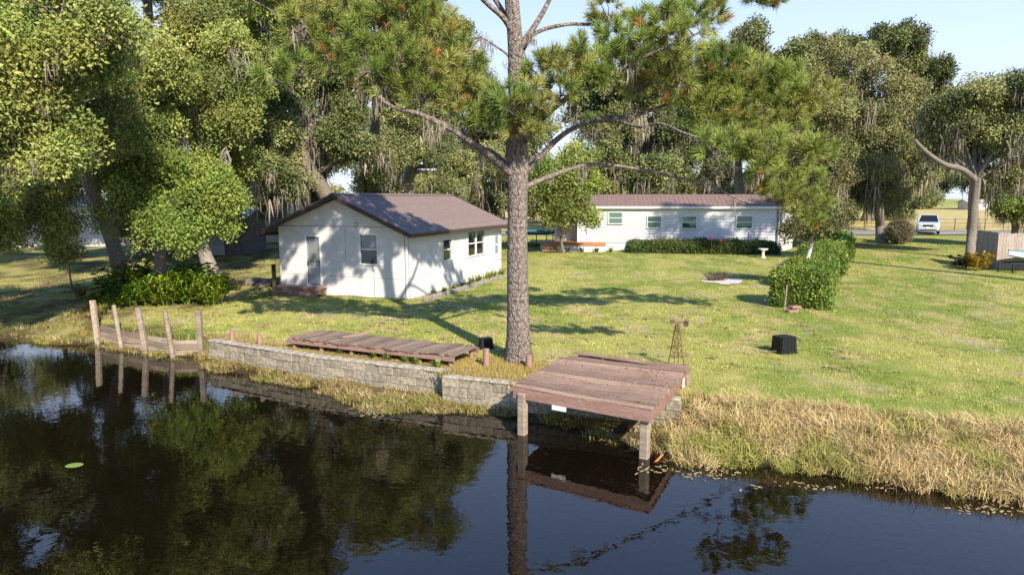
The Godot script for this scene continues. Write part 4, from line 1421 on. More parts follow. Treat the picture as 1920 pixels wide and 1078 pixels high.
func build_trees() -> void:
	var fine := leaf_spray(140, Vector3(0.5, 0.36, 0.5), 0.098, 0.05)
	var medium := leaf_spray(120, Vector3(0.55, 0.40, 0.55), 0.125, 0.064)
	var broad := leaf_spray(100, Vector3(0.62, 0.44, 0.62), 0.19, 0.105)
	meshes["moss"] = moss_beard(44, 1.0)
	meshes["fine"] = fine
	meshes["medium"] = medium
	var grey_bark := bark("grey oak bark", Color(0.105, 0.085, 0.068), Color(0.27, 0.235, 0.20))
	var pale_bark := bark("pale oak bark", Color(0.19, 0.16, 0.13), Color(0.40, 0.36, 0.31))
	var yellow_green := [Color(0.194, 0.244, 0.056), Color(0.256, 0.288, 0.069), Color(0.135, 0.188, 0.045), Color(0.269, 0.290, 0.081), Color(0.181, 0.219, 0.069)]
	var bright := [Color(0.178, 0.251, 0.048), Color(0.230, 0.282, 0.057), Color(0.129, 0.196, 0.039)]
	var oak_green := [Color(0.128, 0.166, 0.054), Color(0.190, 0.217, 0.076), Color(0.154, 0.173, 0.073), Color(0.254, 0.263, 0.105)]
	var dark := [Color(0.067, 0.103, 0.037), Color(0.100, 0.137, 0.044), Color(0.125, 0.151, 0.053)]
	# left bank
	tree("oak_tree", "big yellow green tree leaning over the left bank, dark forked trunk", ground_at(228, 548), pixel_path([[222, 500, 28], [208, 450, 27.8], [190, 405, 27.5], [165, 340, 27], [160, 270, 26]]), 0.30, 0.20,
		[[60, 110, 19, 95], [170, 90, 18.5, 90], [60, 235, 17.5, 90], [180, 215, 21.5, 95], [120, 300, 18, 62], [30, 140, 17, 90], [-130, 200, 16, 110], [250, 140, 24, 80], [110, 40, 17.5, 80], [-150, 330, 18, 100], [-60, 40, 16.5, 100], [40, 10, 24, 100], [190, -10, 27, 110], [-50, 150, 16.5, 100], [90, -130, 27, 130], [250, 260, 24.5, 60], [-80, 290, 17, 90], [200, 310, 24, 55]],
		{"cols": yellow_green, "spray": fine, "bark": grey_bark, "dens": 135.0, "moss": 0.8, "moss_size": 0.4})
	tree("oak_tree", "tall yellow green tree standing behind the leaning one, pale trunk showing high up", stand(-14.5, 33.0), pixel_path([[372, 440, 32.5], [345, 330, 32], [300, 180, 31], [278, 40, 31], [272, -80, 31]]), 0.32, 0.16,
		[[300, 60, 29, 95], [390, 60, 29, 100], [380, 160, 27, 85], [455, 120, 29, 80], [440, 215, 28, 75], [330, 210, 27, 70], [470, 20, 30, 90], [340, -70, 30, 110], [500, -60, 30, 100], [360, 270, 27.5, 55], [450, 290, 30, 60], [300, 130, 28, 70]],
		{"cols": yellow_green, "spray": fine, "bark": pale_bark, "dens": 130.0, "moss": 0.7, "moss_size": 0.6})
	tree("shade_tree", "small bright green tree with a short stout trunk among ginger plants", ground_at(303, 562), pixel_path([[300, 500, 25.8], [298, 440, 25.6], [302, 380, 25.2]]), 0.25, 0.14,
		[[250, 365, 24, 52], [322, 345, 24, 55], [385, 345, 24.5, 50], [300, 415, 23.6, 50], [352, 395, 23.6, 45], [262, 325, 25, 42], [402, 415, 24.5, 36], [310, 305, 25, 42], [232, 410, 24, 36], [345, 440, 24, 30], [430, 370, 25, 32]],
		{"cols": bright, "spray": fine, "bark": grey_bark, "dens": 150.0})
	tree("shade_tree", "low bright green tree spreading from the frame's edge over the left lawn", stand(-20.2, 23.5), [Vector3(-20.0, 1.5, -23.4), Vector3(-19.4, 3.2, -23.2)], 0.2, 0.12,
		[[20, 360, 23, 55], [65, 400, 23, 45], [5, 430, 22, 48], [95, 350, 24, 42], [100, 425, 23, 34], [-60, 380, 22.5, 80]],
		{"cols": yellow_green + bright, "spray": fine, "bark": grey_bark, "dens": 140.0})
	tree("sapling", "thin bare sapling with a small leafy top left of the ginger plants", ground_at(134, 538), pixel_path([[128, 505, 27.4], [122, 470, 27.2]]), 0.035, 0.03, [[112, 455, 27, 24], [128, 470, 27, 16]], {"cols": yellow_green, "spray": fine, "bark": pale_bark, "dens": 150.0, "knots": 6})
	for k in [[-19.5, 40.0, 40, 430, 45], [-16.0, 50.0, 545, 420, 40], [-30.0, 36.0, 0, 0, 0], [-35.0, 42.0, 0, 0, 0], [-25.0, 37.0, 0, 0, 0], [-41.0, 47.0, 0, 0, 0]]:
		var q := stand(k[0], k[1])
		var screen := []
		for i in 9:
			screen.append([q + Vector3(rng.randf_range(-3.2, 3.2), rng.randf_range(1.6, 9.0 if k[2] > 0 else 12.5), rng.randf_range(-1.5, 1.5)), rng.randf_range(1.2, 1.9)])
		tree("understory_tree", "dark leafy understory tree screening the buildings behind the left trees", q, [q + Vector3(0.1, 1.5, 0), q + Vector3(0.3, 3.5, 0)], 0.16, 0.12, screen, {"world": true, "cols": dark + oak_green, "spray": medium, "bark": grey_bark, "dens": 95.0, "moss": 0.6}, "understory trees behind the left bank")
	# dead bare branches that hang from the left crown
	for k in [[320, 205, 26, 325, 300, "pale dead branch hanging bare before the tall yellow green tree"], [425, 270, 27, 412, 335, "pale dead branch hanging bare near the white house's left eave"], [440, 60, 27.5, 452, 130, "pale dead branch high among the yellow green leaves"]]:
		var s := at(k[0], k[1], k[2])
		var e := at(k[3], k[4], k[2] - 1.0)
		var dt := thing("dead_branch", k[5], "branch", s)
		var b := Build.new()
		for i in 14:
			var a := s.lerp(e, rng.randf_range(0.0, 0.35))
			var f := s.lerp(e, rng.randf_range(0.55, 1.1)) + random_dir() * 0.55
			b.tube(smooth_path([a, a.lerp(f, 0.5) + random_dir() * 0.18, f], 4), taper(9, 0.018, 0.006), 5)
			for j in 4:
				var g := a.lerp(f, rng.randf_range(0.4, 1.0))
				b.tube([g, g + random_dir() * 0.15 + Vector3.DOWN * 0.12, g + random_dir() * 0.25 + Vector3.DOWN * 0.2], [0.012, 0.009, 0.004], 4)
		world_part(dt, "twig", b.done(), pale_bark)
	# behind the white house
	tree("mossy_oak", "dark mossy oak leaning behind the white house's roof", stand(-10.2, 39.5), pixel_path([[622, 400, 39], [602, 350, 38.5], [578, 312, 38], [566, 275, 37.8], [586, 225, 38]]), 0.5, 0.30,
		[[560, 150, 37, 75], [645, 235, 37.5, 62], [600, 90, 39, 75], [500, 250, 35, 55], [525, 330, 36, 48], [690, 290, 38, 50], [485, 175, 35, 62], [470, 310, 34.5, 45], [650, 150, 38, 60], [560, 20, 39, 85]],
		{"cols": dark + oak_green, "spray": medium, "bark": grey_bark, "dens": 105.0, "moss": 1.6, "moss_size": 1.0})
	tree("mossy_oak", "mossy oak with hanging moss behind the middle of the white house's roof", stand(-6.0, 45.0), pixel_path([[765, 360, 45], [775, 300, 45], [780, 220, 45]]), 0.5, 0.32,
		[[760, 300, 43, 60], [845, 325, 43, 55], [770, 230, 43, 62], [855, 190, 45, 62], [705, 345, 42.5, 40], [905, 320, 44, 48], [930, 250, 46, 50], [830, 110, 46, 70], [720, 150, 45, 65]],
		{"cols": oak_green, "spray": medium, "bark": pale_bark, "dens": 100.0, "moss": 1.8, "moss_size": 1.1})
	tree("oak_tree", "tall green tree rising behind the pine's left crown", stand(-9.0, 50.0), pixel_path([[700, 330, 50], [705, 200, 50], [710, 80, 50]]), 0.5, 0.3,
		[[640, 30, 48, 70], [720, 20, 48, 70], [800, 40, 48, 60], [760, 110, 48, 60], [850, 70, 49, 40], [690, 110, 48, 60], [620, -70, 49, 90], [760, -60, 49, 70]],
		{"cols": yellow_green + oak_green, "spray": medium, "bark": grey_bark, "dens": 95.0})
	# beside and behind the long home
	tree("shade_tree", "small green tree covering the long home's porch corner", stand(3.35, 44.2), pixel_path([[1052, 440, 44], [1056, 390, 43.8], [1062, 340, 43.5]]), 0.10, 0.07,
		[[1060, 325, 43, 40], [1092, 290, 43, 32], [1048, 388, 42.5, 32], [1080, 370, 43, 34], [1098, 410, 43, 20], [1028, 350, 43, 24], [1108, 335, 43.5, 24], [1040, 415, 43, 18]],
		{"cols": bright + yellow_green, "spray": medium, "bark": grey_bark, "dens": 120.0})
	tree("mossy_oak", "mossy oak behind the left half of the long home", stand(11.0, 58.0), pixel_path([[1205, 380, 58], [1200, 340, 58], [1210, 290, 58]]), 0.5, 0.35,
		[[1150, 240, 57, 50], [1210, 195, 57, 55], [1265, 250, 57, 50], [1140, 300, 56, 36], [1240, 315, 56, 38], [1190, 330, 56, 30], [1290, 180, 58, 50], [1120, 180, 58, 50], [1220, 130, 59, 50]],
		{"cols": oak_green + dark, "spray": broad, "bark": grey_bark, "dens": 85.0, "moss": 2.0, "moss_size": 1.2, "knots": 11})
	tree("mossy_oak", "tall mossy oak behind the right half of the long home, pale trunk", stand(19.5, 58.5), pixel_path([[1390, 380, 58.5], [1385, 330, 58.5], [1380, 260, 58.5]]), 0.6, 0.4,
		[[1350, 255, 56, 50], [1400, 190, 57, 60], [1385, 105, 60, 45], [1450, 130, 60, 50], [1430, 255, 57, 55], [1330, 170, 58, 50], [1470, 200, 58, 50], [1340, 330, 56, 32], [1460, 320, 56, 40], [1500, 115, 57, 46], [1545, 95, 57, 40], [1420, 75, 58, 36]],
		{"cols": oak_green, "spray": broad, "bark": pale_bark, "dens": 85.0, "moss": 2.2, "moss_size": 1.3, "knots": 11})
	tree("mossy_oak", "broad mossy oak right of the long home, stout dark trunk on the lawn", ground_at(1655, 457), pixel_path([[1652, 430, 54], [1650, 400, 53.5], [1640, 340, 53], [1630, 270, 52]]), 0.5, 0.34,
		[[1560, 125, 50, 52], [1625, 155, 50, 58], [1562, 205, 49, 62], [1645, 235, 49, 62], [1605, 300, 48, 56], [1560, 345, 47, 42], [1640, 350, 48, 46], [1700, 300, 50, 44], [1520, 250, 49, 50], [1500, 160, 51, 46], [1575, 395, 47, 34], [1490, 290, 49, 44], [1690, 190, 50, 46]],
		{"cols": [Color(0.15, 0.165, 0.06), Color(0.21, 0.215, 0.085), Color(0.25, 0.24, 0.11), Color(0.12, 0.14, 0.05)], "spray": medium, "bark": grey_bark, "dens": 80.0, "moss": 1.8, "moss_size": 1.2})
	tree("mossy_oak", "dark tall oak top rising behind the broad mossy oak", stand(47.3, 70.0), pixel_path([[1826, 380, 69], [1827, 320, 67], [1800, 250, 64]]), 0.6, 0.4,
		[[1705, 95, 62, 38], [1740, 135, 62, 42], [1770, 190, 62, 40], [1690, 60, 63, 26], [1725, 190, 62, 44], [1780, 260, 62, 42], [1735, 260, 62, 44], [1660, 90, 62, 36], [1610, 90, 62, 34], [1795, 200, 62, 38], [1805, 260, 62, 36]],
		{"cols": dark + oak_green, "spray": broad, "bark": grey_bark, "dens": 75.0, "moss": 1.0, "moss_size": 1.4})
	# the bare limbed oak by the fence
	var gb := ground_at(1820, 490)
	var g := tree("mossy_oak", "mossy oak with bare forked limbs standing left of the board fence", gb, pixel_path([[1822, 450, 41], [1826, 400, 41], [1831, 360, 41], [1833, 335, 41]]), 0.30, 0.26,
		[[1800, 205, 41.5, 52], [1870, 185, 41.5, 55], [1905, 245, 40.5, 55], [1760, 250, 42.5, 32], [1850, 262, 42, 40], [1925, 165, 41, 50], [1770, 200, 42.5, 36], [1880, 320, 41.5, 30], [1940, 300, 41, 46]],
		{"cols": oak_green, "spray": medium, "bark": grey_bark, "dens": 90.0, "moss": 2.4, "moss_size": 1.0})
	for k in [[[[1833, 340, 41], [1806, 318, 40.8], [1772, 308, 40.6], [1738, 285, 40.4], [1716, 262, 40.2]], 0.24, 0.11], [[[1832, 345, 41], [1846, 310, 41], [1872, 290, 41], [1892, 275, 40.8], [1884, 262, 40.6]], 0.22, 0.10]]:
		var lp := smooth_path(pixel_path(k[0]), 5)
		var lb := Build.new()
		lb.tube(lp, taper(lp.size(), k[1], k[2]), 10, nz, 0.4)
		world_part(g, "limb", lb.done(), grey_bark)
	tree("oak_tree", "leafy green tree at the board fence's far end, leaning trunk", stand(36.0, 49.0), pixel_path([[1905, 425, 49], [1898, 400, 49], [1915, 360, 49]]), 0.3, 0.2,
		[[1895, 345, 48, 34], [1935, 370, 48, 44], [1890, 390, 48, 26], [1950, 320, 48, 44]],
		{"cols": oak_green + bright, "spray": medium, "bark": grey_bark, "dens": 100.0, "moss": 1.0})
	tree("small_tree", "slender tree with a white trunk and sparse brownish leaves inside the hedge", stand(12.75, 29.3), pixel_path([[1513, 495, 29.2], [1519, 470, 29.1], [1525, 440, 29], [1522, 415, 29]]), 0.10, 0.07,
		[[1500, 420, 29, 28], [1535, 425, 29, 28], [1520, 395, 29, 26], [1475, 425, 29, 20], [1555, 415, 29, 20]],
		{"cols": [Color(0.11, 0.12, 0.035), Color(0.16, 0.13, 0.05), Color(0.08, 0.10, 0.03)], "spray": fine, "bark": bark("white trunk bark", Color(0.45, 0.42, 0.37), Color(0.68, 0.65, 0.6)), "dens": 70.0, "knots": 7})
	var shade_base := stand(27.0, 25.0)
	tree("shade_oak", "tall oak whose high crown shades the long home's right half", shade_base, [shade_base + Vector3(-0.5, 5, -0.3), shade_base + Vector3(-1.5, 10, -0.8), shade_base + Vector3(-2.5, 13, -1.2)], 0.4, 0.25,
		[[Vector3(21.5, 15.2, -26.5), 1.5], [Vector3(23.5, 14.0, -26.0), 1.4], [Vector3(19.8, 16.2, -27.0), 1.3], [Vector3(24.5, 16.0, -27.5), 1.5], [Vector3(22.6, 17.0, -25.0), 1.2], [Vector3(26.0, 13.0, -26.0), 1.5]],
		{"world": true, "cols": oak_green, "spray": medium, "bark": grey_bark, "dens": 70.0, "moss": 1.0})
	# the wood beyond the road and behind the houses
	var xs := [-62.0, -49.0, -37.0, -26.0, -15.0, -5.0, 5.0, 15.0, 25.0, 36.0, 48.0]
	for i in xs.size():
		var p := stand(xs[i], 84.0 + (i % 3) * 9.0)
		var balls := []
		for k in 10:
			balls.append([p + Vector3(rng.randf_range(-6, 6), rng.randf_range(2.2, 13), rng.randf_range(-4, 4)), rng.randf_range(2.4, 3.6)])
		tree("background_oak", "oak in the row of trees standing behind both white houses", p, [p + Vector3(0.2, 2.5, 0), p + Vector3(0.5, 5.5, 0)], 0.5, 0.35, balls, {"world": true, "cols": oak_green + dark, "spray": broad, "bark": grey_bark, "dens": 60.0, "size": 1.5, "moss": 0.8, "moss_size": 1.8}, "trees behind the two white houses")
	for i in 15:
		var p := stand(10.0 + i * 13.5 + rng.randf_range(-3, 3), 188.0 + rng.randf_range(-8, 14))
		var balls := []
		for k in 7:
			balls.append([p + Vector3(rng.randf_range(-7, 7), rng.randf_range(2.0, 11.5), rng.randf_range(-4, 4)), rng.randf_range(3.0, 4.6)])
		tree("far_oak", "dark oak in the far tree line across the field", p, [p + Vector3(0.2, 2.5, 0), p + Vector3(0.5, 5.5, 0)], 0.5, 0.4, balls, {"world": true, "cols": dark + oak_green, "spray": broad, "bark": pale_bark, "dens": 45.0, "size": 2.6, "moss": 0.6, "moss_size": 2.6, "twigs": 0.2}, "far tree line across the field")

func build_pine() -> void:
	var base := ground_at(972, 676)
	var t := thing("pine_tree", "big pine with scaly grey trunk standing between platform and dock", "tree", base)
	var bk := bark("scaly pine bark", Color(0.095, 0.074, 0.062), Color(0.285, 0.240, 0.212), 0.85, 6.0)
	var D := 15.75
	var trunk := pixel_path([[972, 640, D], [971, 560, D], [970, 460, D], [971, 360, D], [969, 260, D], [968, 160, D], [966, 80, D], [958, -40, D], [962, -200, D], [955, -380, D], [960, -560, D]])
	var path := smooth_path([base + Vector3.DOWN * 0.25] + trunk, 9)
	var radii := []
	for p in path:
		var h: float = p.y - base.y
		radii.append(lerpf(0.245, 0.10, clampf(h / 13.0, 0, 1)) + 0.10 * exp(-maxf(h, 0.0) * 3.2) + 0.05 * exp(-pow((h - 4.7) / 0.6, 2.0)))
	var b := Build.new()
	b.tube(path, radii, 22, nz, 0.55)
	world_part(t, "trunk", b.done(), bk)
	var limbs := [
		[[[968, 335, D], [930, 302, D - 0.3], [862, 252, D - 0.6], [792, 216, D - 0.8], [735, 200, D - 1.0], [690, 165, D - 1.1]], 0.097, 0.028],
		[[[975, 335, D], [930, 290, D + 0.3], [880, 262, D + 0.6], [850, 205, D + 0.7]], 0.065, 0.021],
		[[[972, 285, D], [1010, 230, D - 0.4], [1077, 175, D - 0.8], [1133, 156, D - 1.0], [1177, 122, D - 1.2], [1248, 89, D - 1.4], [1300, 66, D - 1.5]], 0.076, 0.021],
		[[[975, 330, D], [1000, 308, D + 0.2], [1051, 256, D + 0.5], [1103, 230, D + 0.8], [1200, 213, D + 1.2], [1274, 189, D + 1.4], [1370, 175, D + 1.5], [1450, 190, D + 1.5]], 0.086, 0.021],
		[[[985, 350, D], [1033, 330, D + 0.5], [1088, 312, D + 1.2], [1133, 308, D + 1.8], [1229, 323, D + 2.8], [1293, 338, D + 3.3], [1341, 349, D + 3.7], [1367, 365, D + 3.9], [1408, 380, D + 4.2], [1450, 378, D + 4.4], [1500, 395, D + 4.6]], 0.061, 0.014],
		[[[1320, 344, D + 3.5], [1350, 318, D + 3.8], [1390, 315, D + 4.0], [1425, 330, D + 4.2]], 0.029, 0.010],
		[[[1103, 230, D + 0.8], [1150, 226, D + 0.2], [1200, 238, D - 0.6], [1240, 232, D - 1.2], [1290, 252, D - 1.8], [1340, 262, D - 2.3], [1400, 282, D - 2.5], [1440, 276, D - 2.6], [1520, 292, D - 2.7]], 0.040, 0.012],
		[[[968, 150, D], [955, 108, D], [930, 87, D - 0.2], [902, 70, D - 0.3]], 0.036, 0.014],
		[[[966, 70, D], [945, 35, D - 0.2], [915, 8, D - 0.4], [860, -40, D - 0.6], [780, -60, D - 0.8], [680, 5, D - 1.2], [600, 35, D - 1.4], [555, 60, D - 1.5]], 0.072, 0.021],
		[[[968, 100, D], [1005, 45, D + 0.2], [1030, 0, D + 0.3], [1070, -90, D + 0.5], [1150, -160, D + 0.6]], 0.079, 0.028],
		[[[970, 120, D], [1000, 65, D + 0.5], [1060, 46, D + 0.7], [1110, 45, D + 0.8], [1160, 33, D + 0.9], [1230, 15, D + 1.0], [1330, -12, D + 1.2], [1420, -8, D + 1.2], [1460, 8, D + 1.2]], 0.054, 0.014],
		[[[967, 60, D], [900, -40, D + 0.6], [820, -110, D + 1.0], [720, -150, D + 1.2], [600, -170, D + 1.0]], 0.065, 0.021],
		[[[962, -180, D], [1060, -260, D - 0.4], [1200, -300, D - 0.6]], 0.058, 0.021],
		[[[962, -200, D], [860, -280, D - 0.2], [740, -330, D - 0.4]], 0.058, 0.021],
		[[[735, 200, D - 1.0], [690, 165, D - 1.1], [640, 140, D - 1.1], [560, 145, D - 1.2], [510, 155, D - 1.2]], 0.032, 0.010],
	]
	var forks := []
	for l in limbs:
		var lp := smooth_path(pixel_path(l[0]), 6)
		var lb := Build.new()
		lb.tube(lp, taper(lp.size(), l[1], l[2], 0.8), 9, nz, 0.45)
		world_part(t, "limb", lb.done(), bk)
		for i in range(4, lp.size()):
			forks.append(lp[i])
	for i in range(int(path.size() * 0.72), path.size(), 2):
		forks.append(path[i])
	# lobes of needles: [px, py, d, radius px]
	var lobes := [
		[640, 70, 14.4, 42], [700, 60, 14.5, 48], [760, 40, 14.8, 50], [820, 70, 15.0, 48], [690, 120, 14.5, 45], [750, 120, 14.6, 50], [810, 130, 14.8, 50], [862, 115, 15.2, 40], [720, 170, 14.8, 34], [790, 175, 14.9, 40], [850, 175, 15.1, 42], [900, 195, 15.1, 42], [875, 225, 15.2, 30], [930, 225, 14.9, 36], [620, 120, 14.4, 34], [570, 60, 14.3, 36], [560, 130, 14.4, 32], [780, -10, 14.8, 45], [700, 0, 14.6, 45], [620, 10, 14.3, 38], [520, 150, 14.4, 26],
		[965, 205, 14.6, 40], [1000, 190, 14.6, 36], [1005, 235, 14.9, 28], [975, 245, 14.7, 26],
		[1020, 140, 15.0, 36], [1060, 130, 14.9, 40], [1100, 110, 14.9, 42], [1050, 175, 14.8, 26], [1140, 130, 14.8, 40], [1110, 150, 14.8, 30], [1160, 85, 15.4, 38], [1200, 95, 14.6, 40], [1240, 60, 14.6, 42], [1280, 85, 14.4, 38], [1290, 40, 15.0, 36], [1215, 45, 15.8, 30], [1330, 30, 15.4, 32], [1140, 25, 16.4, 30],
		[1200, 155, 16.4, 40], [1250, 140, 16.5, 42], [1300, 130, 16.8, 42], [1350, 125, 16.8, 40], [1250, 175, 16.8, 34], [1310, 175, 16.8, 42], [1370, 165, 17.0, 44], [1420, 150, 17.0, 42], [1470, 165, 17.0, 40], [1420, 200, 17.0, 40], [1480, 205, 17.0, 38], [1525, 180, 17.0, 34], [1370, 210, 16.9, 38], [1330, 220, 16.8, 30], [1380, 250, 19.7, 34], [1430, 245, 19.9, 36], [1485, 250, 20.1, 34], [1340, 280, 13.2, 30], [1390, 285, 13.2, 34], [1440, 285, 13.2, 34], [1490, 300, 13.2, 32], [1530, 290, 13.2, 26], [1430, 330, 19.9, 26], [1470, 345, 20.1, 34], [1515, 345, 20.3, 32], [1500, 385, 20.2, 32], [1540, 385, 20.4, 24], [1450, 365, 20.0, 24], [1525, 410, 20.3, 18], [1270, 150, 15.0, 30],
		[1420, -5, 17.0, 26], [1450, 5, 17.0, 18],
		[700, -60, 15.0, 60], [640, -90, 15.0, 65], [930, -180, 15.0, 45], [820, -220, 14.8, 65], [620, -230, 15.6, 60], [1010, -60, 16.8, 50], [560, -100, 15.2, 60], [1020, -200, 15.2, 60], [470, -20, 14.6, 50], [800, -90, 16.0, 60], [600, -150, 16.5, 60], [700, -190, 16.8, 60], [860, -170, 16.0, 60], [960, -250, 15.7, 60], [1060, -120, 16.2, 55], [1150, -190, 16.2, 60], [1200, -310, 15.2, 60], [1080, -330, 15.4, 60], [960, -420, 15.7, 70], [860, -330, 15.5, 60], [740, -350, 15.3, 60], [960, -540, 15.7, 60], [1000, -480, 15.2, 55], [900, -520, 16.0, 50], [1250, -120, 16.5, 50], [500, -60, 14.8, 50], [560, -20, 14.5, 45]]
	var brush := needle_brush(88, 0.27, 0.009)
	var buf := PackedFloat32Array()
	var dead := PackedFloat32Array()
	var tw := Build.new()
	var cols := [Color(0.22, 0.285, 0.06), Color(0.285, 0.325, 0.075), Color(0.16, 0.225, 0.05), Color(0.325, 0.325, 0.09)]
	for ball in spheres(lobes):
		var c: Vector3 = ball[0]
		var r: float = ball[1]
		var best: Vector3 = forks[0]
		for f in forks:
			if (f as Vector3).distance_to(c) < best.distance_to(c):
				best = f
		var hub := c + Vector3.DOWN * r * 0.35
		if best.distance_to(hub) > 0.1:
			tw.tube(smooth_path([best, best.lerp(hub, 0.5) + random_dir() * 0.08, hub], 3), taper(7, 0.026, 0.014), 5)
		var n := int(clampf(r * r * 150.0, 16, 80))
		var lobe_col: Color = (cols[rng.randi() % 4] as Color).lerp(cols[rng.randi() % 4], rng.randf())
		for i in n:
			var e := random_dir()
			e.y = e.y * 0.8 + 0.15
			var p := c + e * r * (0.45 + 0.6 * sqrt(rng.randf()))
			if i % 2 == 0:
				tw.tube([hub, hub.lerp(p, 0.6) + random_dir() * 0.04, p], [0.012, 0.009, 0.006], 4, null, 0.0, Color.WHITE, false)
			var y := (e + Vector3.UP * 0.75 + random_dir() * 0.35).normalized()
			var x := y.cross(random_dir()).normalized()
			var s := rng.randf_range(0.7, 1.15)
			if rng.randf() < 0.045:
				put(dead, Basis(x, y, x.cross(y)).scaled_local(Vector3(s, s, s) * 0.8), p + Vector3.DOWN * 0.1, Color(0.36, 0.20, 0.06) * rng.randf_range(0.7, 1.3))
			else:
				put(buf, Basis(x, y, x.cross(y)).scaled_local(Vector3(s, s, s)), p, lobe_col * rng.randf_range(0.75, 1.25))
	world_part(t, "twigs", tw.done(), bk).set_meta("kind", "stuff")
	copies(t, "needles", brush, leafy("pine needle", 0.4), buf, base)
	var dn := copies(t, "dead_needles", brush, leafy("dead needle", 0.3), dead, base)
	dn.set_meta("label", "orange brown dead needles")
	# wisps of moss on the limbs
	var mb := []
	for i in 70:
		mb.append([forks[rng.randi() % forks.size()], 0.05])
	copies(t, "hanging_moss", meshes["moss"], leafy("moss", 0.35), hang_moss(mb, 1.0, 0.32, [Color(0.25, 0.21, 0.16), Color(0.30, 0.26, 0.20)]), base)

# ---------------------------------------------------------------- hedges and garden plants
func hedge(called: String, label: String, center: Vector3, size: Vector3, yaw: float, cols: Array, dens := 260.0, spray := "medium", scale := 0.55) -> void:
	var t := thing(called, label, "hedge", center, yaw)
	var buf := PackedFloat32Array()
	var n := int(dens * 0.5 * (size.x * size.z + 2.0 * size.y * (size.x + size.z)))
	for i in n:
		var p := Vector3(rng.randf_range(-0.5, 0.5), rng.randf_range(0.0, 1.0), rng.randf_range(-0.5, 0.5))
		var e := Vector3.UP
		match rng.randi() % 5:
			0, 1: p.y = 1.0 - pow(rng.randf(), 2.0) * 0.3
			2: p.x = (0.5 - pow(rng.randf(), 2.0) * 0.2) * (1.0 if rng.randf() < 0.5 else -1.0); e = Vector3(signf(p.x), 0.3, 0)
			_: p.z = (0.5 - pow(rng.randf(), 2.0) * 0.2) * (1.0 if rng.randf() < 0.6 else -1.0); e = Vector3(0, 0.3, signf(p.z))
		var q := p * size
		q += Vector3(nz.get_noise_3dv(q * 70.0 + center), nz.get_noise_3dv(q * 60.0 - center), nz.get_noise_3dv(q * 65.0 + center * 2.0)) * 0.22
		var k := Vector2(absf(p.x) * 2.0, absf(p.z) * 2.0)
		q.y -= (pow(maxf(k.x, k.y), 6.0) * 0.12) * p.y
		q.y = maxf(q.y, 0.04)
		var c: Color = (cols[rng.randi() % cols.size()] as Color) * rng.randf_range(0.75, 1.25)
		put(buf, leaf_basis(e.normalized(), scale * rng.randf_range(0.7, 1.3)), q, c)
	copies(t, "foliage", meshes[spray], leafy("hedge leaf", 0.4), buf)
	var b := Build.new()
	for i in int(6 + size.x * 5):
		var p := Vector3(rng.randf_range(-0.42, 0.42) * size.x, -0.05, rng.randf_range(-0.3, 0.3) * size.z)
		b.tube([p, p + Vector3(rng.randf_range(-0.1, 0.1), size.y * 0.45, rng.randf_range(-0.1, 0.1)), p + Vector3(rng.randf_range(-0.25, 0.25), size.y * 0.85, rng.randf_range(-0.2, 0.2))], [0.025, 0.018, 0.008], 5)
	part(t, "stems", b.done(), mats["grey oak bark"]).set_meta("kind", "stuff")

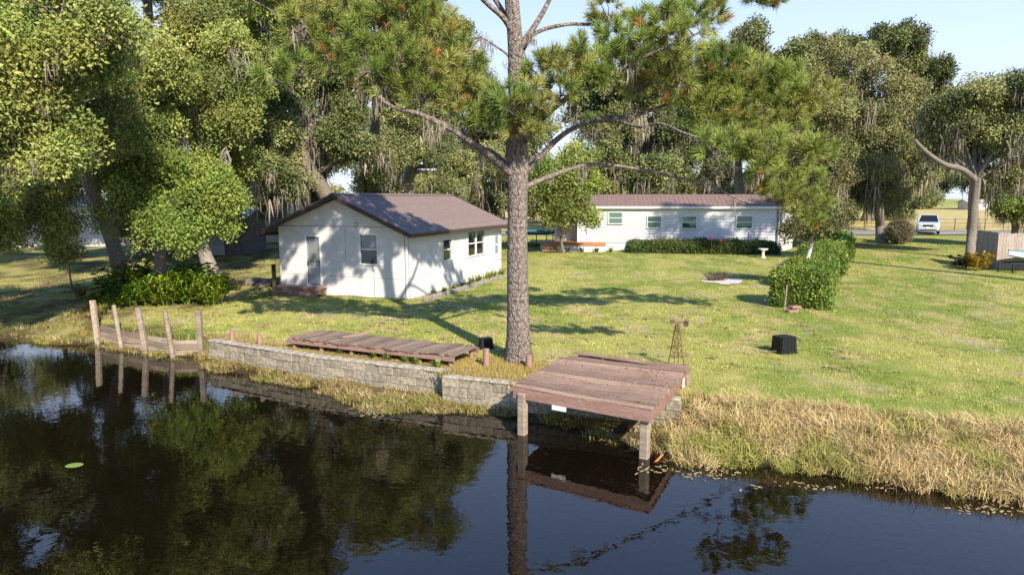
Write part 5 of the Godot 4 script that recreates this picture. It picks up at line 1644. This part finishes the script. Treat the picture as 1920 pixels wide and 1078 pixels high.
func build_hedges() -> void:
	var g := [Color(0.11, 0.185, 0.03), Color(0.155, 0.23, 0.038), Color(0.08, 0.145, 0.028), Color(0.24, 0.28, 0.055)]
	var y := -deg_to_rad(26.0)
	hedge("hedge", "nearest clipped green hedge block, facing the canal beside a stake", stand(10.45, 24.3), Vector3(1.6, 1.15, 1.6), y, g)
	hedge("hedge", "clipped green hedge section around the white trunked slender tree", stand(13.35, 30.1), Vector3(1.45, 1.05, 4.0), y, g, 200.0)
	hedge("hedge", "clipped green hedge section farther back towards the long home's end", stand(16.3, 35.6), Vector3(1.5, 1.1, 5.0), y, g, 150.0, "medium", 0.7)
	hedge("hedge", "last hedge section, beside the long home's end wall", stand(20.0, 42.5), Vector3(1.5, 1.1, 5.4), y, g, 120.0, "medium", 0.85)
	var home_yaw := atan2(-0.13233, 0.9912)
	hedge("hedge", "low dark green hedge along the long white home's front wall", Vector3(2.916, 0.29, -46.637) + Vector3(cos(home_yaw) * 9.4, 0, -sin(home_yaw) * 9.4) + Vector3(0, 0, 1.3), Vector3(9.0, 0.62, 0.8), home_yaw, [Color(0.045, 0.075, 0.02), Color(0.075, 0.11, 0.028), Color(0.12, 0.15, 0.05)], 130.0, "medium", 0.7)
	for i in 5:
		plant("deck_plant", nth(i) + " small green tuft from the steps side before the porch deck", Vector3(2.7 + 0.95 * i, 0.28, -44.75 - 0.0 * i), 0.42, 50, Color(0.10, 0.15, 0.05), "tufts before the porch deck", 0.04)
	# ginger plants under the small bright tree
	var spots := [[215, 568], [240, 575], [262, 566], [285, 572], [232, 552], [330, 566], [352, 572], [375, 566], [395, 572], [345, 555], [370, 552], [250, 545], [310, 574], [400, 560], [205, 580]]
	for i in spots.size():
		var p := ground_at(spots[i][0], spots[i][1])
		ginger(p, rng.randf_range(0.95, 1.35) * (0.7 if i == 14 else 1.0), Color(0.175, 0.29, 0.032) if i % 4 else Color(0.22, 0.305, 0.035))
	for k in [[150, 560, 0.7], [175, 575, 0.6], [190, 595, 0.5], [165, 600, 0.4], [445, 545, 0.3]]:
		var p := ground_at(k[0], k[1])
		plant("bank_shrub", "scrubby olive green plant on the bank left of the ginger plants", p, k[2], 90, Color(0.13, 0.13, 0.04), "scrub on the left bank", 0.03)
	# croton by the fence, dry shrub by the road
	var cp := ground_at(1836, 508)
	ginger(cp, 1.0, Color(0.40, 0.29, 0.04), "croton_bush", "bright yellow and orange croton bush at the board fence's corner", "")
	ginger(ground_at(1808, 503), 0.7, Color(0.12, 0.095, 0.07), "dark_bush", "low dark purple brown bush beside the yellow croton", "")
	var dp := ground_at(1686, 458)
	var tw := thing("dry_bush", "greyish twiggy bush beside the stout oak trunk near the road", "bush", dp)
	var b := Build.new()
	for i in 150:
		var a := Vector3(rng.randf_range(-0.2, 0.2), 0, rng.randf_range(-0.2, 0.2))
		var e := Vector3(rng.randf_range(-1.0, 1.0), rng.randf_range(0.4, 1.6), rng.randf_range(-1.0, 1.0))
		b.tube([a, a.lerp(e, 0.5) + random_dir() * 0.2, e], [0.03, 0.022, 0.01], 4)
	part(tw, "twigs", b.done(), mats["pale oak bark"]).set_meta("kind", "stuff")
	var buf := PackedFloat32Array()
	for i in 260:
		var e := random_dir()
		put(buf, leaf_basis(e, 0.8), Vector3(0, 0.95, 0) + e * Vector3(0.95, 0.75, 0.9) * sqrt(rng.randf()), Color(0.13, 0.115, 0.07) * rng.randf_range(0.7, 1.4))
	copies(tw, "foliage", meshes["fine"], leafy("hedge leaf", 0.4), buf)

func ginger(where: Vector3, h: float, c: Color, called := "ginger_plant", label := "lush yellow green ginger plant with long strap leaves under the small tree", group := "ginger plants under the small tree") -> void:
	var p := thing(called, label, "plant", where, rng.randf() * TAU, group)
	var b := Build.new()
	for st in 15:
		var a := rng.randf() * TAU
		var out := Vector3(cos(a), 0, sin(a))
		var foot := out * rng.randf_range(0.0, 0.3)
		var head := foot + Vector3.UP * h * rng.randf_range(0.6, 1.0) + out * h * rng.randf_range(0.1, 0.45)
		for k in 11:
			var t := 0.2 + 0.8 * k / 10.0
			var base := foot.lerp(head, t)
			var la := rng.randf() * TAU
			var dir := (Vector3(cos(la), 0, sin(la)) + out * 0.5 + Vector3.UP * 0.35).normalized()
			var l := rng.randf_range(0.26, 0.42)
			var s := dir.cross(Vector3.UP).normalized() * 0.085
			var mid := base + dir * l * 0.5 + Vector3.UP * 0.05
			var tip := base + dir * l + Vector3.DOWN * 0.06
			var v := rng.randf_range(0.65, 1.3)
			var col := Color(c.r * v * rng.randf_range(0.8, 1.3), c.g * v, c.b * v)
			if rng.randf() < 0.02:
				col = Color(0.42, 0.34, 0.04)
			var nn := (tip - base).cross(s).normalized()
			nn = nn if nn.y > 0.0 else -nn
			b.flat([base, mid + s * 0.5, tip], nn, col)
			b.flat([base, tip, mid - s * 0.5], nn, col)
		b.tube([foot, head], [0.012, 0.008], 4, null, 0.0, Color(c.r * 0.8, c.g * 0.8, c.b))
	part(p, "foliage", b.done(), leafy("ginger leaf", 0.5)).set_meta("kind", "stuff")

# ---------------------------------------------------------------- small things on the lawn
func build_lawn_things() -> void:
	# two upturned black tubs
	var black := mat("black plastic", Color(0.012, 0.012, 0.014), 0.45)
	for k in [[1470, 661, 0.46, 0.42, 0.35, "large ribbed black plastic tub standing upside down alone on the lawn"], [911, 653, 0.32, 0.27, 0.3, "small black plastic box standing on the lawn left of the pine"]]:
		var t := thing("black_tub", k[5], "tub", ground_at(k[0], k[1]), k[4])
		var w: float = k[2]
		var h: float = k[3]
		var b := Build.new()
		var lo := w / 2
		var hi := w * 0.455
		var cs := [[-1, -1], [1, -1], [1, 1], [-1, 1]]
		var foot := []
		var top := []
		for c in cs:
			foot.append(Vector3(c[0] * lo, 0.03, c[1] * lo * 0.85))
			top.append(Vector3(c[0] * hi, h, c[1] * hi * 0.85))
		for i in 4:
			b.poly([foot[i], foot[(i + 1) % 4], top[(i + 1) % 4], top[i]], Vector3(0, h / 2, 0))
		b.poly(top, Vector3(0, h / 2, 0))
		part(t, "tub_body", b.done(), black)
		part(t, "rim", block(Vector3(w + 0.05, 0.05, w * 0.85 + 0.05), 0.012), black, Transform3D(Basis(), Vector3(0, 0.025, 0)))
		for i in 4:
			for f in 4:
				var a: Vector3 = (foot[i] as Vector3).lerp(foot[(i + 1) % 4], 0.14 + 0.24 * f)
				var e: Vector3 = (top[i] as Vector3).lerp(top[(i + 1) % 4], 0.14 + 0.24 * f)
				part(t, "rib", rod(a, e, w * 0.022, 5), black)
	# garden windmill behind the dock
	var wp := ground_at(1268, 690)
	var wm := thing("garden_windmill", "small rusty wire garden windmill standing behind the dock", "windmill", wp)
	var rust := mat("rusty wire", Color(0.15, 0.085, 0.05), 0.8)
	var up := 1.02
	for a in 4:
		var an := a * TAU / 4.0 + 0.5
		part(wm, "leg", rod(Vector3(cos(an) * 0.19, 0, sin(an) * 0.19), Vector3(cos(an) * 0.035, up, sin(an) * 0.035), 0.011, 5), rust)
	for k in [0.25, 0.5, 0.75]:
		for a in 4:
			var r: float = lerpf(0.19, 0.035, k)
			var r2: float = lerpf(0.19, 0.035, k + 0.2)
			var an := a * TAU / 4.0 + 0.5
			var bn := an + TAU / 4.0
			part(wm, "brace", rod(Vector3(cos(an) * r, up * k, sin(an) * r), Vector3(cos(bn) * r, up * k, sin(bn) * r), 0.007, 4), rust)
			part(wm, "brace", rod(Vector3(cos(an) * r, up * k, sin(an) * r), Vector3(cos(bn) * r2, up * (k + 0.2), sin(bn) * r2), 0.006, 4), rust)
	part(wm, "axle", rod(Vector3(-0.14, up + 0.03, 0.0), Vector3(0.17, up + 0.03, 0.06), 0.012, 5), rust)
	part(wm, "tail", block(Vector3(0.11, 0.09, 0.006), 0.0), rust, Transform3D(Basis(Vector3.UP, -0.35), Vector3(-0.12, up + 0.05, 0.0)))
	for i in 10:
		var an := i * TAU / 10.0
		var blade := part(wm, "blade", block(Vector3(0.035, 0.09, 0.005), 0.0), mat("dark vane", Color(0.06, 0.035, 0.025), 0.7))
		var ab := Basis(Vector3.UP, PI / 2 - 0.9) * Basis(Vector3.BACK, an)
		blade.transform = Transform3D(ab * Basis(Vector3.UP, 0.5), Vector3(0.18, up + 0.03, 0.06) + ab * Vector3(0, 0.055, 0))
	# fire pit: pale ash and a heap of brush
	var fp := ground_at(1358, 527)
	var ash := Build.new()
	var ring := []
	for i in 28:
		var a := TAU * i / 28.0
		var r := 0.95 + nz.get_noise_2d(cos(a) * 120.0, sin(a) * 120.0) * 0.5
		ring.append(Vector3(cos(a) * r * 1.08, 0.012, sin(a) * r * 1.3))
	for i in 28:
		ash.flat([Vector3(0, 0.05, 0), ring[i], ring[(i + 1) % 28]], Vector3(0, 1, 0))
	var ao := part(self, "ash_patch", ash.done(), textured("ash", speckle(120, Color(0.40, 0.33, 0.27), Color(0.62, 0.56, 0.50), 0.12, 0.3), Vector3(1, 1, 1), 0.95), Transform3D(Basis(), fp))
	tag(ao, "pale round patch of ash and sand on the lawn", "fire pit")
	var heap := thing("brush_heap", "small heap of dark brown sticks on the ash patch", "brush heap", fp + Vector3(-0.35, 0.03, -0.15))
	var hb := Build.new()
	for i in 90:
		var p := Vector3(rng.randf_range(-0.35, 0.35), 0.0, rng.randf_range(-0.35, 0.35))
		hb.tube([p, p + Vector3(rng.randf_range(-0.35, 0.35), rng.randf_range(0.05, 0.35), rng.randf_range(-0.3, 0.3))], [0.018, 0.01], 4)
	part(heap, "sticks", hb.done(), mat("burnt sticks", Color(0.10, 0.065, 0.05), 0.9)).set_meta("kind", "stuff")
	# stake and stepping block by the hedge
	var st := thing("stake", "thin grey stake standing before the nearest hedge block", "stake", ground_at(1471, 585))
	part(st, "stake_body", rod(Vector3(0, -0.05, 0), Vector3(0.05, 0.92, 0.0), 0.03, 7), dock_woods("pole")[2])
	var st2 := thing("stake", "second pale stake standing between the hedge sections", "stake", stand(13.5, 28.9))
	part(st2, "stake_body", rod(Vector3(0, -0.05, 0), Vector3(0.0, 1.35, 0.0), 0.03, 7), dock_woods("pole")[0])
	for i in 3:
		var bk := thing("brick_block", "flat reddish block lying at the nearest hedge's foot", "block", ground_at(1486 + i * 3, 586 - i * 3) + Vector3(i * 0.03, [0.0, 0.09, 0.0][i], -0.02 * i), 0.3 + i * 0.2, "reddish blocks by the hedge")
		part(bk, "block_body", block(Vector3(0.40, 0.085, 0.2), 0.015), mat("reddish block", Color(0.26, 0.15, 0.11), 0.9), Transform3D(Basis(), Vector3(0, 0.043, 0)))
	# birdbath, spinners and shepherd hooks near the long home
	var bb := thing("birdbath", "small pale stone birdbath at the right end of the low hedge", "birdbath", ground_at(1431, 484))
	var bm := mat("pale stone", Color(0.55, 0.51, 0.44), 0.9)
	var lathe := Build.new()
	lathe.tube([Vector3(0, 0, 0), Vector3(0, 0.06, 0), Vector3(0, 0.12, 0), Vector3(0, 0.40, 0), Vector3(0, 0.46, 0)], [0.20, 0.20, 0.10, 0.08, 0.13], 12)
	part(bb, "pedestal", lathe.done(), bm)
	var bowl := Build.new()
	bowl.tube([Vector3(0, 0.46, 0), Vector3(0, 0.50, 0), Vector3(0, 0.56, 0), Vector3(0, 0.58, 0)], [0.10, 0.22, 0.30, 0.29], 14)
	part(bb, "bowl", bowl.done(), bm)
	var red := mat("red petal", Color(0.40, 0.03, 0.04), 0.6)
	for k in [[1334, 478, 1.05, "left red pinwheel flower on a thin stem before the low hedge"], [1352, 478, 0.95, "right red pinwheel flower on a thin stem before the low hedge"]]:
		var pw := thing("pinwheel", k[3], "pinwheel", ground_at(k[0], k[1]))
		part(pw, "stem", rod(Vector3.ZERO, Vector3(0, k[2], 0), 0.012, 5), rust)
		for i in 6:
			var an := i * TAU / 6.0
			part(pw, "petal", block(Vector3(0.06, 0.09, 0.01), 0.004), red, Transform3D(Basis(Vector3.BACK, an) * Basis(Vector3.UP, 0.4), Vector3(0, k[2], 0.03) + Basis(Vector3.BACK, an) * Vector3(0, 0.075, 0)))
	var pole := thing("garden_pole", "thin white pole standing between the two red pinwheels", "pole", ground_at(1342, 475))
	part(pole, "pole_body", rod(Vector3.ZERO, Vector3(0, 1.6, 0), 0.02, 6), mats["pale stone"])
	for k in [1403, 1413]:
		var hk := thing("shepherd_hook", "thin black crook standing by the low hedge's right end", "hook", ground_at(k, 474), 0.0, "crooks by the low hedge")
		var cb := Build.new()
		cb.tube(smooth_path([Vector3(0, 0, 0), Vector3(0, 1.2, 0), Vector3(0.1, 1.4, 0), Vector3(0.25, 1.38, 0), Vector3(0.28, 1.25, 0)], 4), taper(17, 0.016, 0.012), 5)
		part(hk, "crook", cb.done(), mat("black iron", Color(0.02, 0.02, 0.02), 0.5))
	# junk and post left of the house
	var jp := thing("fence_post", "dark square post standing left of the white house", "post", ground_at(514, 542))
	part(jp, "post_body", post_mesh(1.05, 0.07, 8, true), mat("dark post", Color(0.05, 0.04, 0.035), 0.9))
	for i in 9:
		var p := ground_at(rng.randf_range(455, 505), rng.randf_range(528, 545))
		var lg := thing("log", "weathered log in the heap left of the white house", "log", p, rng.randf() * TAU, "logs heaped left of the house")
		part(lg, "log_body", rod(Vector3(-0.4, 0.09, 0), Vector3(0.4, 0.09 + rng.randf_range(0.0, 0.06), 0), 0.09, 9, 0.075), mats["grey oak bark"])

# ---------------------------------------------------------------- neighbours
func build_neighbours() -> void:
	var wood := dock_woods("grey")
	var silver := textured("silver board", streaks(130, Color(0.30, 0.245, 0.205), Color(0.40, 0.34, 0.29), Color(0.24, 0.19, 0.155)), Vector3(2.2, 0.4, 2.2), 0.9)
	var sv := variants(silver, 4, 0.2)
	# the board fence on the right: a short return and a long front
	var f0 := ground_at(1829, 494)
	var f1 := ground_at(1868, 506)
	var f2 := f1 + Vector3(9.0, 0, -0.6)
	for e in [[f0, f1, "short return of the silvery board fence, turned towards the oak"], [f1, f2, "long silvery grey board fence behind the boat"]]:
		var a: Vector3 = e[0]
		var b: Vector3 = e[1]
		var t := thing("board_fence", e[2], "fence", a, atan2(-(b.z - a.z), b.x - a.x))
		var L := Vector2(b.x - a.x, b.z - a.z).length()
		var n := int(L / 0.145)
		for i in n:
			var h := 1.85 + rng.randf_range(-0.015, 0.015)
			part(t, "board", block(Vector3(0.138, snappedf(h, 0.01), 0.02), 0.004), sv[(i * 3 + i / 5) % 4], Transform3D(Basis(Vector3.BACK, rng.randf_range(-0.006, 0.006)), Vector3(0.0725 + i * 0.145, h / 2 + 0.03, 0.0)))
		for y in [0.35, 1.0, 1.62]:
			part(t, "rail", block(Vector3(snappedf(L - 0.02, 0.01), 0.085, 0.04)), sv[1], Transform3D(Basis(), Vector3(L / 2, y, -0.035)))
		for i in 2 + int(L / 2.5):
			part(t, "post", block(Vector3(0.09, 1.9, 0.09)), sv[0], Transform3D(Basis(), Vector3(minf(0.06 + i * 2.4, L - 0.06), 0.93, -0.105)))
	# a skiff upside on a low rack before the fence
	var bp := f1 + Vector3(1.7, 0, 0.9)
	var boat := thing("skiff", "small white and blue skiff resting on a dark rail before the board fence", "boat", bp, 0.1)
	var hull := Build.new()
	var sec := []
	for i in 13:
		var k := i / 12.0
		var w := 0.62 * (1.0 - pow(1.0 - k, 2.6)) if k < 0.75 else 0.62
		w = maxf(w, 0.02)
		var x := -1.9 + 3.8 * k
		var sheer := 0.95 + 0.16 * pow(1.0 - k, 2.0)
		var keel := 0.52 + 0.30 * pow(1.0 - k, 3.0)
		sec.append([Vector3(x, sheer, -w), Vector3(x, keel + 0.06, -w * 0.75), Vector3(x, keel, 0), Vector3(x, keel + 0.06, w * 0.75), Vector3(x, sheer, w)])
	for i in 12:
		for k in 4:
			hull.poly([sec[i][k], sec[i + 1][k], sec[i + 1][k + 1], sec[i][k + 1]], Vector3((sec[i][2].x + sec[i + 1][2].x) / 2.0, 1.0, 0))
	hull.poly(sec[12], Vector3(0, 0.8, 0))
	part(boat, "hull", hull.done(), mat("pale blue hull", Color(0.50, 0.60, 0.66), 0.35))
	for s in [0, 4]:
		var g := Build.new()
		g.tube(sec.map(func(q): return q[s]), taper(13, 0.03, 0.03), 6)
		part(boat, "gunwale", g.done(), mat("teal gunwale", Color(0.06, 0.20, 0.25), 0.4))
	for x in [-0.5, 0.6]:
		part(boat, "thwart", block(Vector3(0.25, 0.03, 1.1)), mats["pale stone"], Transform3D(Basis(), Vector3(x, 0.86, 0)))
	var rack := thing("boat_rack", "low dark metal rack that carries the skiff", "rack", bp, 0.1)
	for z in [-0.45, 0.45]:
		part(rack, "rail", block(Vector3(4.4, 0.07, 0.07)), mats["black iron"], Transform3D(Basis(), Vector3(0, 0.47, z)))
		for x in [-2.0, 0.0, 2.0]:
			part(rack, "leg", block(Vector3(0.06, 0.46, 0.06)), mats["black iron"], Transform3D(Basis(), Vector3(x, 0.215, z)))
	# the road behind, its fence and the parked car
	var road := Build.new()
	road.flat([Vector3(-300, 0.66, -60.2), Vector3(300, 0.66, -60.2), Vector3(300, 0.69, -65.5), Vector3(-300, 0.69, -65.5)], Vector3.UP)
	structure("road", road.done(), textured("pale asphalt", speckle(140, Color(0.19, 0.19, 0.19), Color(0.27, 0.265, 0.26), 0.1, 0.3), Vector3(0.5, 0.5, 0.5), 0.9))
	car(Vector3(37.7, 0.685, -62.0))
	var fence := thing("wire_fence", "low wire fence on dark posts running along the field across the road", "fence", Vector3(20, 0.67, -68.0))
	for i in 22:
		part(fence, "post", rod(Vector3(i * 3.0, -0.1, 0), Vector3(i * 3.0, 1.15, 0), 0.045, 6), mats["burnt sticks"])
	for y in [0.35, 0.7, 1.08]:
		part(fence, "wire", rod(Vector3(0, y, 0), Vector3(63, y, 0), 0.018, 4), mats["burnt sticks"])
	# trampoline between the houses
	var tp := Vector3(1.35, gy(1.35, 50.0), -50.0)
	var tr := thing("trampoline", "round teal padded trampoline on black legs left of the long home", "trampoline", tp)
	var padm := mat("teal pad", Color(0.03, 0.16, 0.15), 0.6)
	var pad := Build.new()
	var pts := []
	for i in 25:
		pts.append(Vector3(cos(TAU * i / 24.0) * 1.75, 0.95, sin(TAU * i / 24.0) * 1.75))
	pad.tube(pts, taper(25, 0.10, 0.10), 6, null, 0.0, Color.WHITE, false)
	part(tr, "pad_ring", pad.done(), padm)
	var bed := []
	for i in 24:
		bed.append(Vector3(cos(TAU * i / 24.0) * 1.68, 0.94, sin(TAU * i / 24.0) * 1.68))
	var bedb := Build.new()
	bedb.flat(bed, Vector3.UP)
	part(tr, "mat", bedb.done(), mats["black plastic"])
	for i in 6:
		var a := TAU * i / 6.0 + 0.3
		part(tr, "leg", rod(Vector3(cos(a) * 1.7, -0.05, sin(a) * 1.7), Vector3(cos(a) * 1.7, 0.92, sin(a) * 1.7), 0.035, 6), mats["black iron"])
	# neighbouring buildings on the left
	var roofm := textured("pale shingle", speckle(150, Color(0.24, 0.23, 0.22), Color(0.36, 0.35, 0.33), 0.1, 0.3), Vector3(0.6, 0.6, 0.6), 0.9)
	shed("neighbour_house", "white gabled neighbour house behind the oaks left of the panelled house", Vector3(-20.0, gy(-20, 56), -56.0), Vector3(5.0, 3.1, 7.0), 1.3, 0.12, mats["white siding"], roofm, true)
	shed("neighbour_house", "white neighbour house with a porch seen under the left trees", Vector3(-33.0, gy(-33, 52), -52.0), Vector3(9.0, 2.9, 7.0), 1.4, 0.2, mats["white siding"], roofm, true)
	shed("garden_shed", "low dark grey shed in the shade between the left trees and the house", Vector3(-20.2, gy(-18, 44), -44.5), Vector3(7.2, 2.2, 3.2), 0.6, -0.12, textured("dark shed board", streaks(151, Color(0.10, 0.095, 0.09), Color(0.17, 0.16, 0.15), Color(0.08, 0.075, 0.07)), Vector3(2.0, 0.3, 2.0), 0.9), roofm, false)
	shed("distant_house", "small pale distant house at the edge of the far tree line", Vector3(118.0, 0.9, -176.0), Vector3(5.0, 1.9, 4.0), 0.7, 0.0, mats["pale stone"], roofm, true)
	shed("distant_shed", "low pale distant shed among the far trees by the bare oak", Vector3(130.0, 0.9, -176.0), Vector3(4.0, 1.6, 4.0), 0.5, 0.1, mats["pale stone"], roofm, false)
	# pale bird house block right of the long home: utility boxes and a white gate
	for k in [[1596, 455, 1.0, "left pale run of short fence beside the long home"], [1604, 453, 1.25, "right pale run of short fence beside the long home"]]:
		var g := thing("picket_fence", k[3], "fence", ground_at(k[0], k[1]), 1.1)
		for i in 6:
			part(g, "board", block(Vector3(0.15, k[2], 0.02), 0.004), mats["pale stone"], Transform3D(Basis(), Vector3(-0.45 + i * 0.18, float(k[2]) / 2, 0)))
		for y in [0.3, float(k[2]) - 0.2]:
			part(g, "rail", block(Vector3(1.1, 0.07, 0.03)), mats["pale stone"], Transform3D(Basis(), Vector3(0, y, -0.026)))

func shed(called: String, label: String, where: Vector3, size: Vector3, rise: float, yaw: float, wall: Material, roofm: Material, openings: bool) -> void:
	var t := thing(called, label, "house" if openings else "shed", where, yaw)
	var b := Build.new()
	var h := size / 2.0
	b.box(Vector3(0, size.y / 2 - 0.1, 0), Vector3(size.x, size.y + 0.2, size.z))
	for s: float in [-1.0, 1.0]:
		b.flat([Vector3(s * h.x, size.y, -h.z), Vector3(s * h.x, size.y, h.z), Vector3(s * h.x, size.y + rise - 0.06, 0)], Vector3(s, 0, 0))
	part(t, "wall", b.done(), wall)
	var a := atan(rise / h.z)
	for s: float in [-1.0, 1.0]:
		part(t, "roof", block(Vector3(size.x + 0.6, 0.07, snappedf((h.z + 0.35) / cos(a), 0.01))), roofm, Transform3D(Basis(Vector3.RIGHT, s * a), Vector3(0, size.y + rise - (h.z + 0.35) / 2.0 * tan(a) + 0.04, s * (h.z + 0.35) / 2.0)))
	var pane_m: Material = mats["door glass"]
	if openings:
		for x in [-0.3, 0.3]:
			var w := part(t, "window", block(Vector3(1.1, 1.2, 0.06)), mats["white trim"], Transform3D(Basis(), Vector3(size.x * x, size.y * 0.55, h.z + 0.02)))
			part(w, "pane", block(Vector3(0.9, 1.0, 0.02)), pane_m, Transform3D(Basis(), Vector3(0, 0, 0.035)))
		part(t, "door", block(Vector3(0.95, 2.05, 0.06)), mats["lower door panel"], Transform3D(Basis(), Vector3(0, 1.03, h.z + 0.02)))
	else:
		part(t, "door", block(Vector3(1.3, 1.9, 0.06)), mats["lower door panel"], Transform3D(Basis(), Vector3(size.x * 0.25, 0.96, h.z + 0.02)))

func car(where: Vector3) -> void:
	# a white estate car seen from its front, nose towards the viewer
	var t := thing("parked_car", "white sport utility car parked on the road facing the lawn", "car", where, -0.55)
	var paint := mat("white car paint", Color(0.42, 0.46, 0.52), 0.25)
	paint.clearcoat_enabled = true
	paint.clearcoat = 0.8
	var dark := mat("car dark glass", Color(0.015, 0.02, 0.03), 0.08)
	var blk: Material = mats["black plastic"]
	# half widths along the length: [z, bottom, shoulder height, half width]
	var b := Build.new()
	var secs := [[2.2, 0.42, 0.78, 0.72], [2.1, 0.30, 0.90, 0.86], [1.7, 0.26, 0.99, 0.91], [0.95, 0.25, 1.05, 0.93], [-1.6, 0.25, 1.10, 0.93], [-2.1, 0.32, 1.06, 0.90], [-2.25, 0.45, 0.95, 0.80]]
	var rings := []
	for s in secs:
		var w: float = s[3]
		rings.append([Vector3(-w * 0.93, s[1], s[0]), Vector3(-w, (s[1] + s[2]) * 0.5, s[0]), Vector3(-w * 0.95, s[2] - 0.05, s[0]), Vector3(-w * 0.80, s[2], s[0]), Vector3(w * 0.80, s[2], s[0]), Vector3(w * 0.95, s[2] - 0.05, s[0]), Vector3(w, (s[1] + s[2]) * 0.5, s[0]), Vector3(w * 0.93, s[1], s[0])])
	for i in rings.size() - 1:
		for k in 8:
			b.poly([rings[i][k], rings[i + 1][k], rings[i + 1][(k + 1) % 8], rings[i][(k + 1) % 8]], Vector3(0, 0.65, (secs[i][0] + secs[i + 1][0]) / 2.0))
	b.poly(rings[0], Vector3(0, 0.65, 0))
	b.poly(rings[-1], Vector3(0, 0.65, 0))
	part(t, "body", b.done(), paint)
	var cab := Build.new()
	var c0 := [Vector3(-0.80, 1.04, 0.98), Vector3(0.80, 1.04, 0.98), Vector3(0.80, 1.06, -2.0), Vector3(-0.80, 1.06, -2.0)]
	var c1 := [Vector3(-0.62, 1.62, 0.22), Vector3(0.62, 1.62, 0.22), Vector3(0.62, 1.62, -1.65), Vector3(-0.62, 1.62, -1.65)]
	for i in 4:
		cab.poly([c0[i], c0[(i + 1) % 4], c1[(i + 1) % 4], c1[i]], Vector3(0, 1.3, -0.4))
	part(t, "cabin_glass", cab.done(), dark)
	part(t, "roof_panel", block(Vector3(1.30, 0.07, 1.98), 0.03), paint, Transform3D(Basis(), Vector3(0, 1.635, -0.71)))
	for s: float in [-1.0, 1.0]:
		part(t, "pillar", rod(Vector3(s * 0.80, 1.04, 0.98), Vector3(s * 0.62, 1.62, 0.22), 0.04, 6), paint)
		part(t, "headlight", block(Vector3(0.36, 0.13, 0.10), 0.03), mat("headlight", Color(0.55, 0.6, 0.65), 0.1), Transform3D(Basis(Vector3.UP, s * 0.45), Vector3(s * 0.63, 0.80, 2.12)))
		part(t, "mirror", block(Vector3(0.20, 0.14, 0.10), 0.03), paint, Transform3D(Basis(), Vector3(s * 1.0, 1.08, 0.75)))
		for z in [1.35, -1.4]:
			var w := part(t, "wheel", rod(Vector3(-0.11, 0, 0), Vector3(0.11, 0, 0), 0.345, 16), blk, Transform3D(Basis(), Vector3(s * 0.80, 0.345, z)))
			part(w, "rim", rod(Vector3(-0.115, 0, 0), Vector3(0.115, 0, 0), 0.22, 12), mat("wheel rim", Color(0.35, 0.35, 0.36), 0.35))
	part(t, "grille", block(Vector3(0.80, 0.17, 0.06), 0.02), blk, Transform3D(Basis(), Vector3(0, 0.74, 2.19)))
	part(t, "lower_grille", block(Vector3(1.15, 0.20, 0.08), 0.02), blk, Transform3D(Basis(), Vector3(0, 0.43, 2.14)))
	part(t, "number_plate", block(Vector3(0.32, 0.15, 0.02), 0.004), mats["white trim"], Transform3D(Basis(), Vector3(0, 0.58, 2.21)))

# ---------------------------------------------------------------- the whole scene
func _ready() -> void:
	rng.seed = 20240611
	nz.seed = 7
	nz.frequency = 0.01
	nz.fractal_octaves = 3
	var cam := Camera3D.new()
	cam.name = "camera"
	add_child(cam)
	cam.position = Vector3(0, EYE, 0)
	cam.rotation.x = -PITCH
	cam.fov = rad_to_deg(2.0 * atan(539.0 / F))
	cam.near = 0.1
	cam.far = 5000.0
	cam.current = true
	var we := WorldEnvironment.new()
	we.name = "environment"
	var env := Environment.new()
	var sky := Sky.new()
	var sm := ProceduralSkyMaterial.new()
	sm.sky_top_color = Color(0.29, 0.485, 0.765)
	sm.sky_horizon_color = Color(0.78, 0.83, 0.865)
	sm.sky_curve = 0.29
	sm.ground_bottom_color = Color(0.14, 0.15, 0.12)
	sm.ground_horizon_color = Color(0.55, 0.58, 0.55)
	sm.sky_energy_multiplier = 0.98
	sm.sun_angle_max = 1.0
	sky.sky_material = sm
	env.background_mode = Environment.BG_SKY
	env.sky = sky
	env.tonemap_mode = Environment.TONE_MAPPER_LINEAR
	env.tonemap_exposure = 2.1
	env.sdfgi_enabled = true
	env.ssao_enabled = true
	env.ssil_enabled = true
	we.environment = env
	add_child(we)
	var sun := DirectionalLight3D.new()
	sun.name = "sun"
	sun.light_color = Color(1.0, 0.955, 0.885)
	sun.light_energy = 1.5
	sun.light_angular_distance = 0.5
	sun.shadow_enabled = true
	add_child(sun)
	var el := deg_to_rad(34.0)
	var az := deg_to_rad(25.0)
	sun.look_at(Vector3(-sin(az) * cos(el), -sin(el), -cos(az) * cos(el)), Vector3.UP)
	build_ground()
	build_water()
	build_field()
	build_house()
	build_home()
	build_dock()
	build_platform()
	build_waterfront()
	print("built timber ", Time.get_ticks_msec())
	build_trees()
	print("trees ", Time.get_ticks_msec())
	build_pine()
	build_hedges()
	build_lawn_things()
	build_neighbours()
	build_grass()
	build_bank_grass()
	build_fallen_leaves()
	print("all ", Time.get_ticks_msec(), tally)
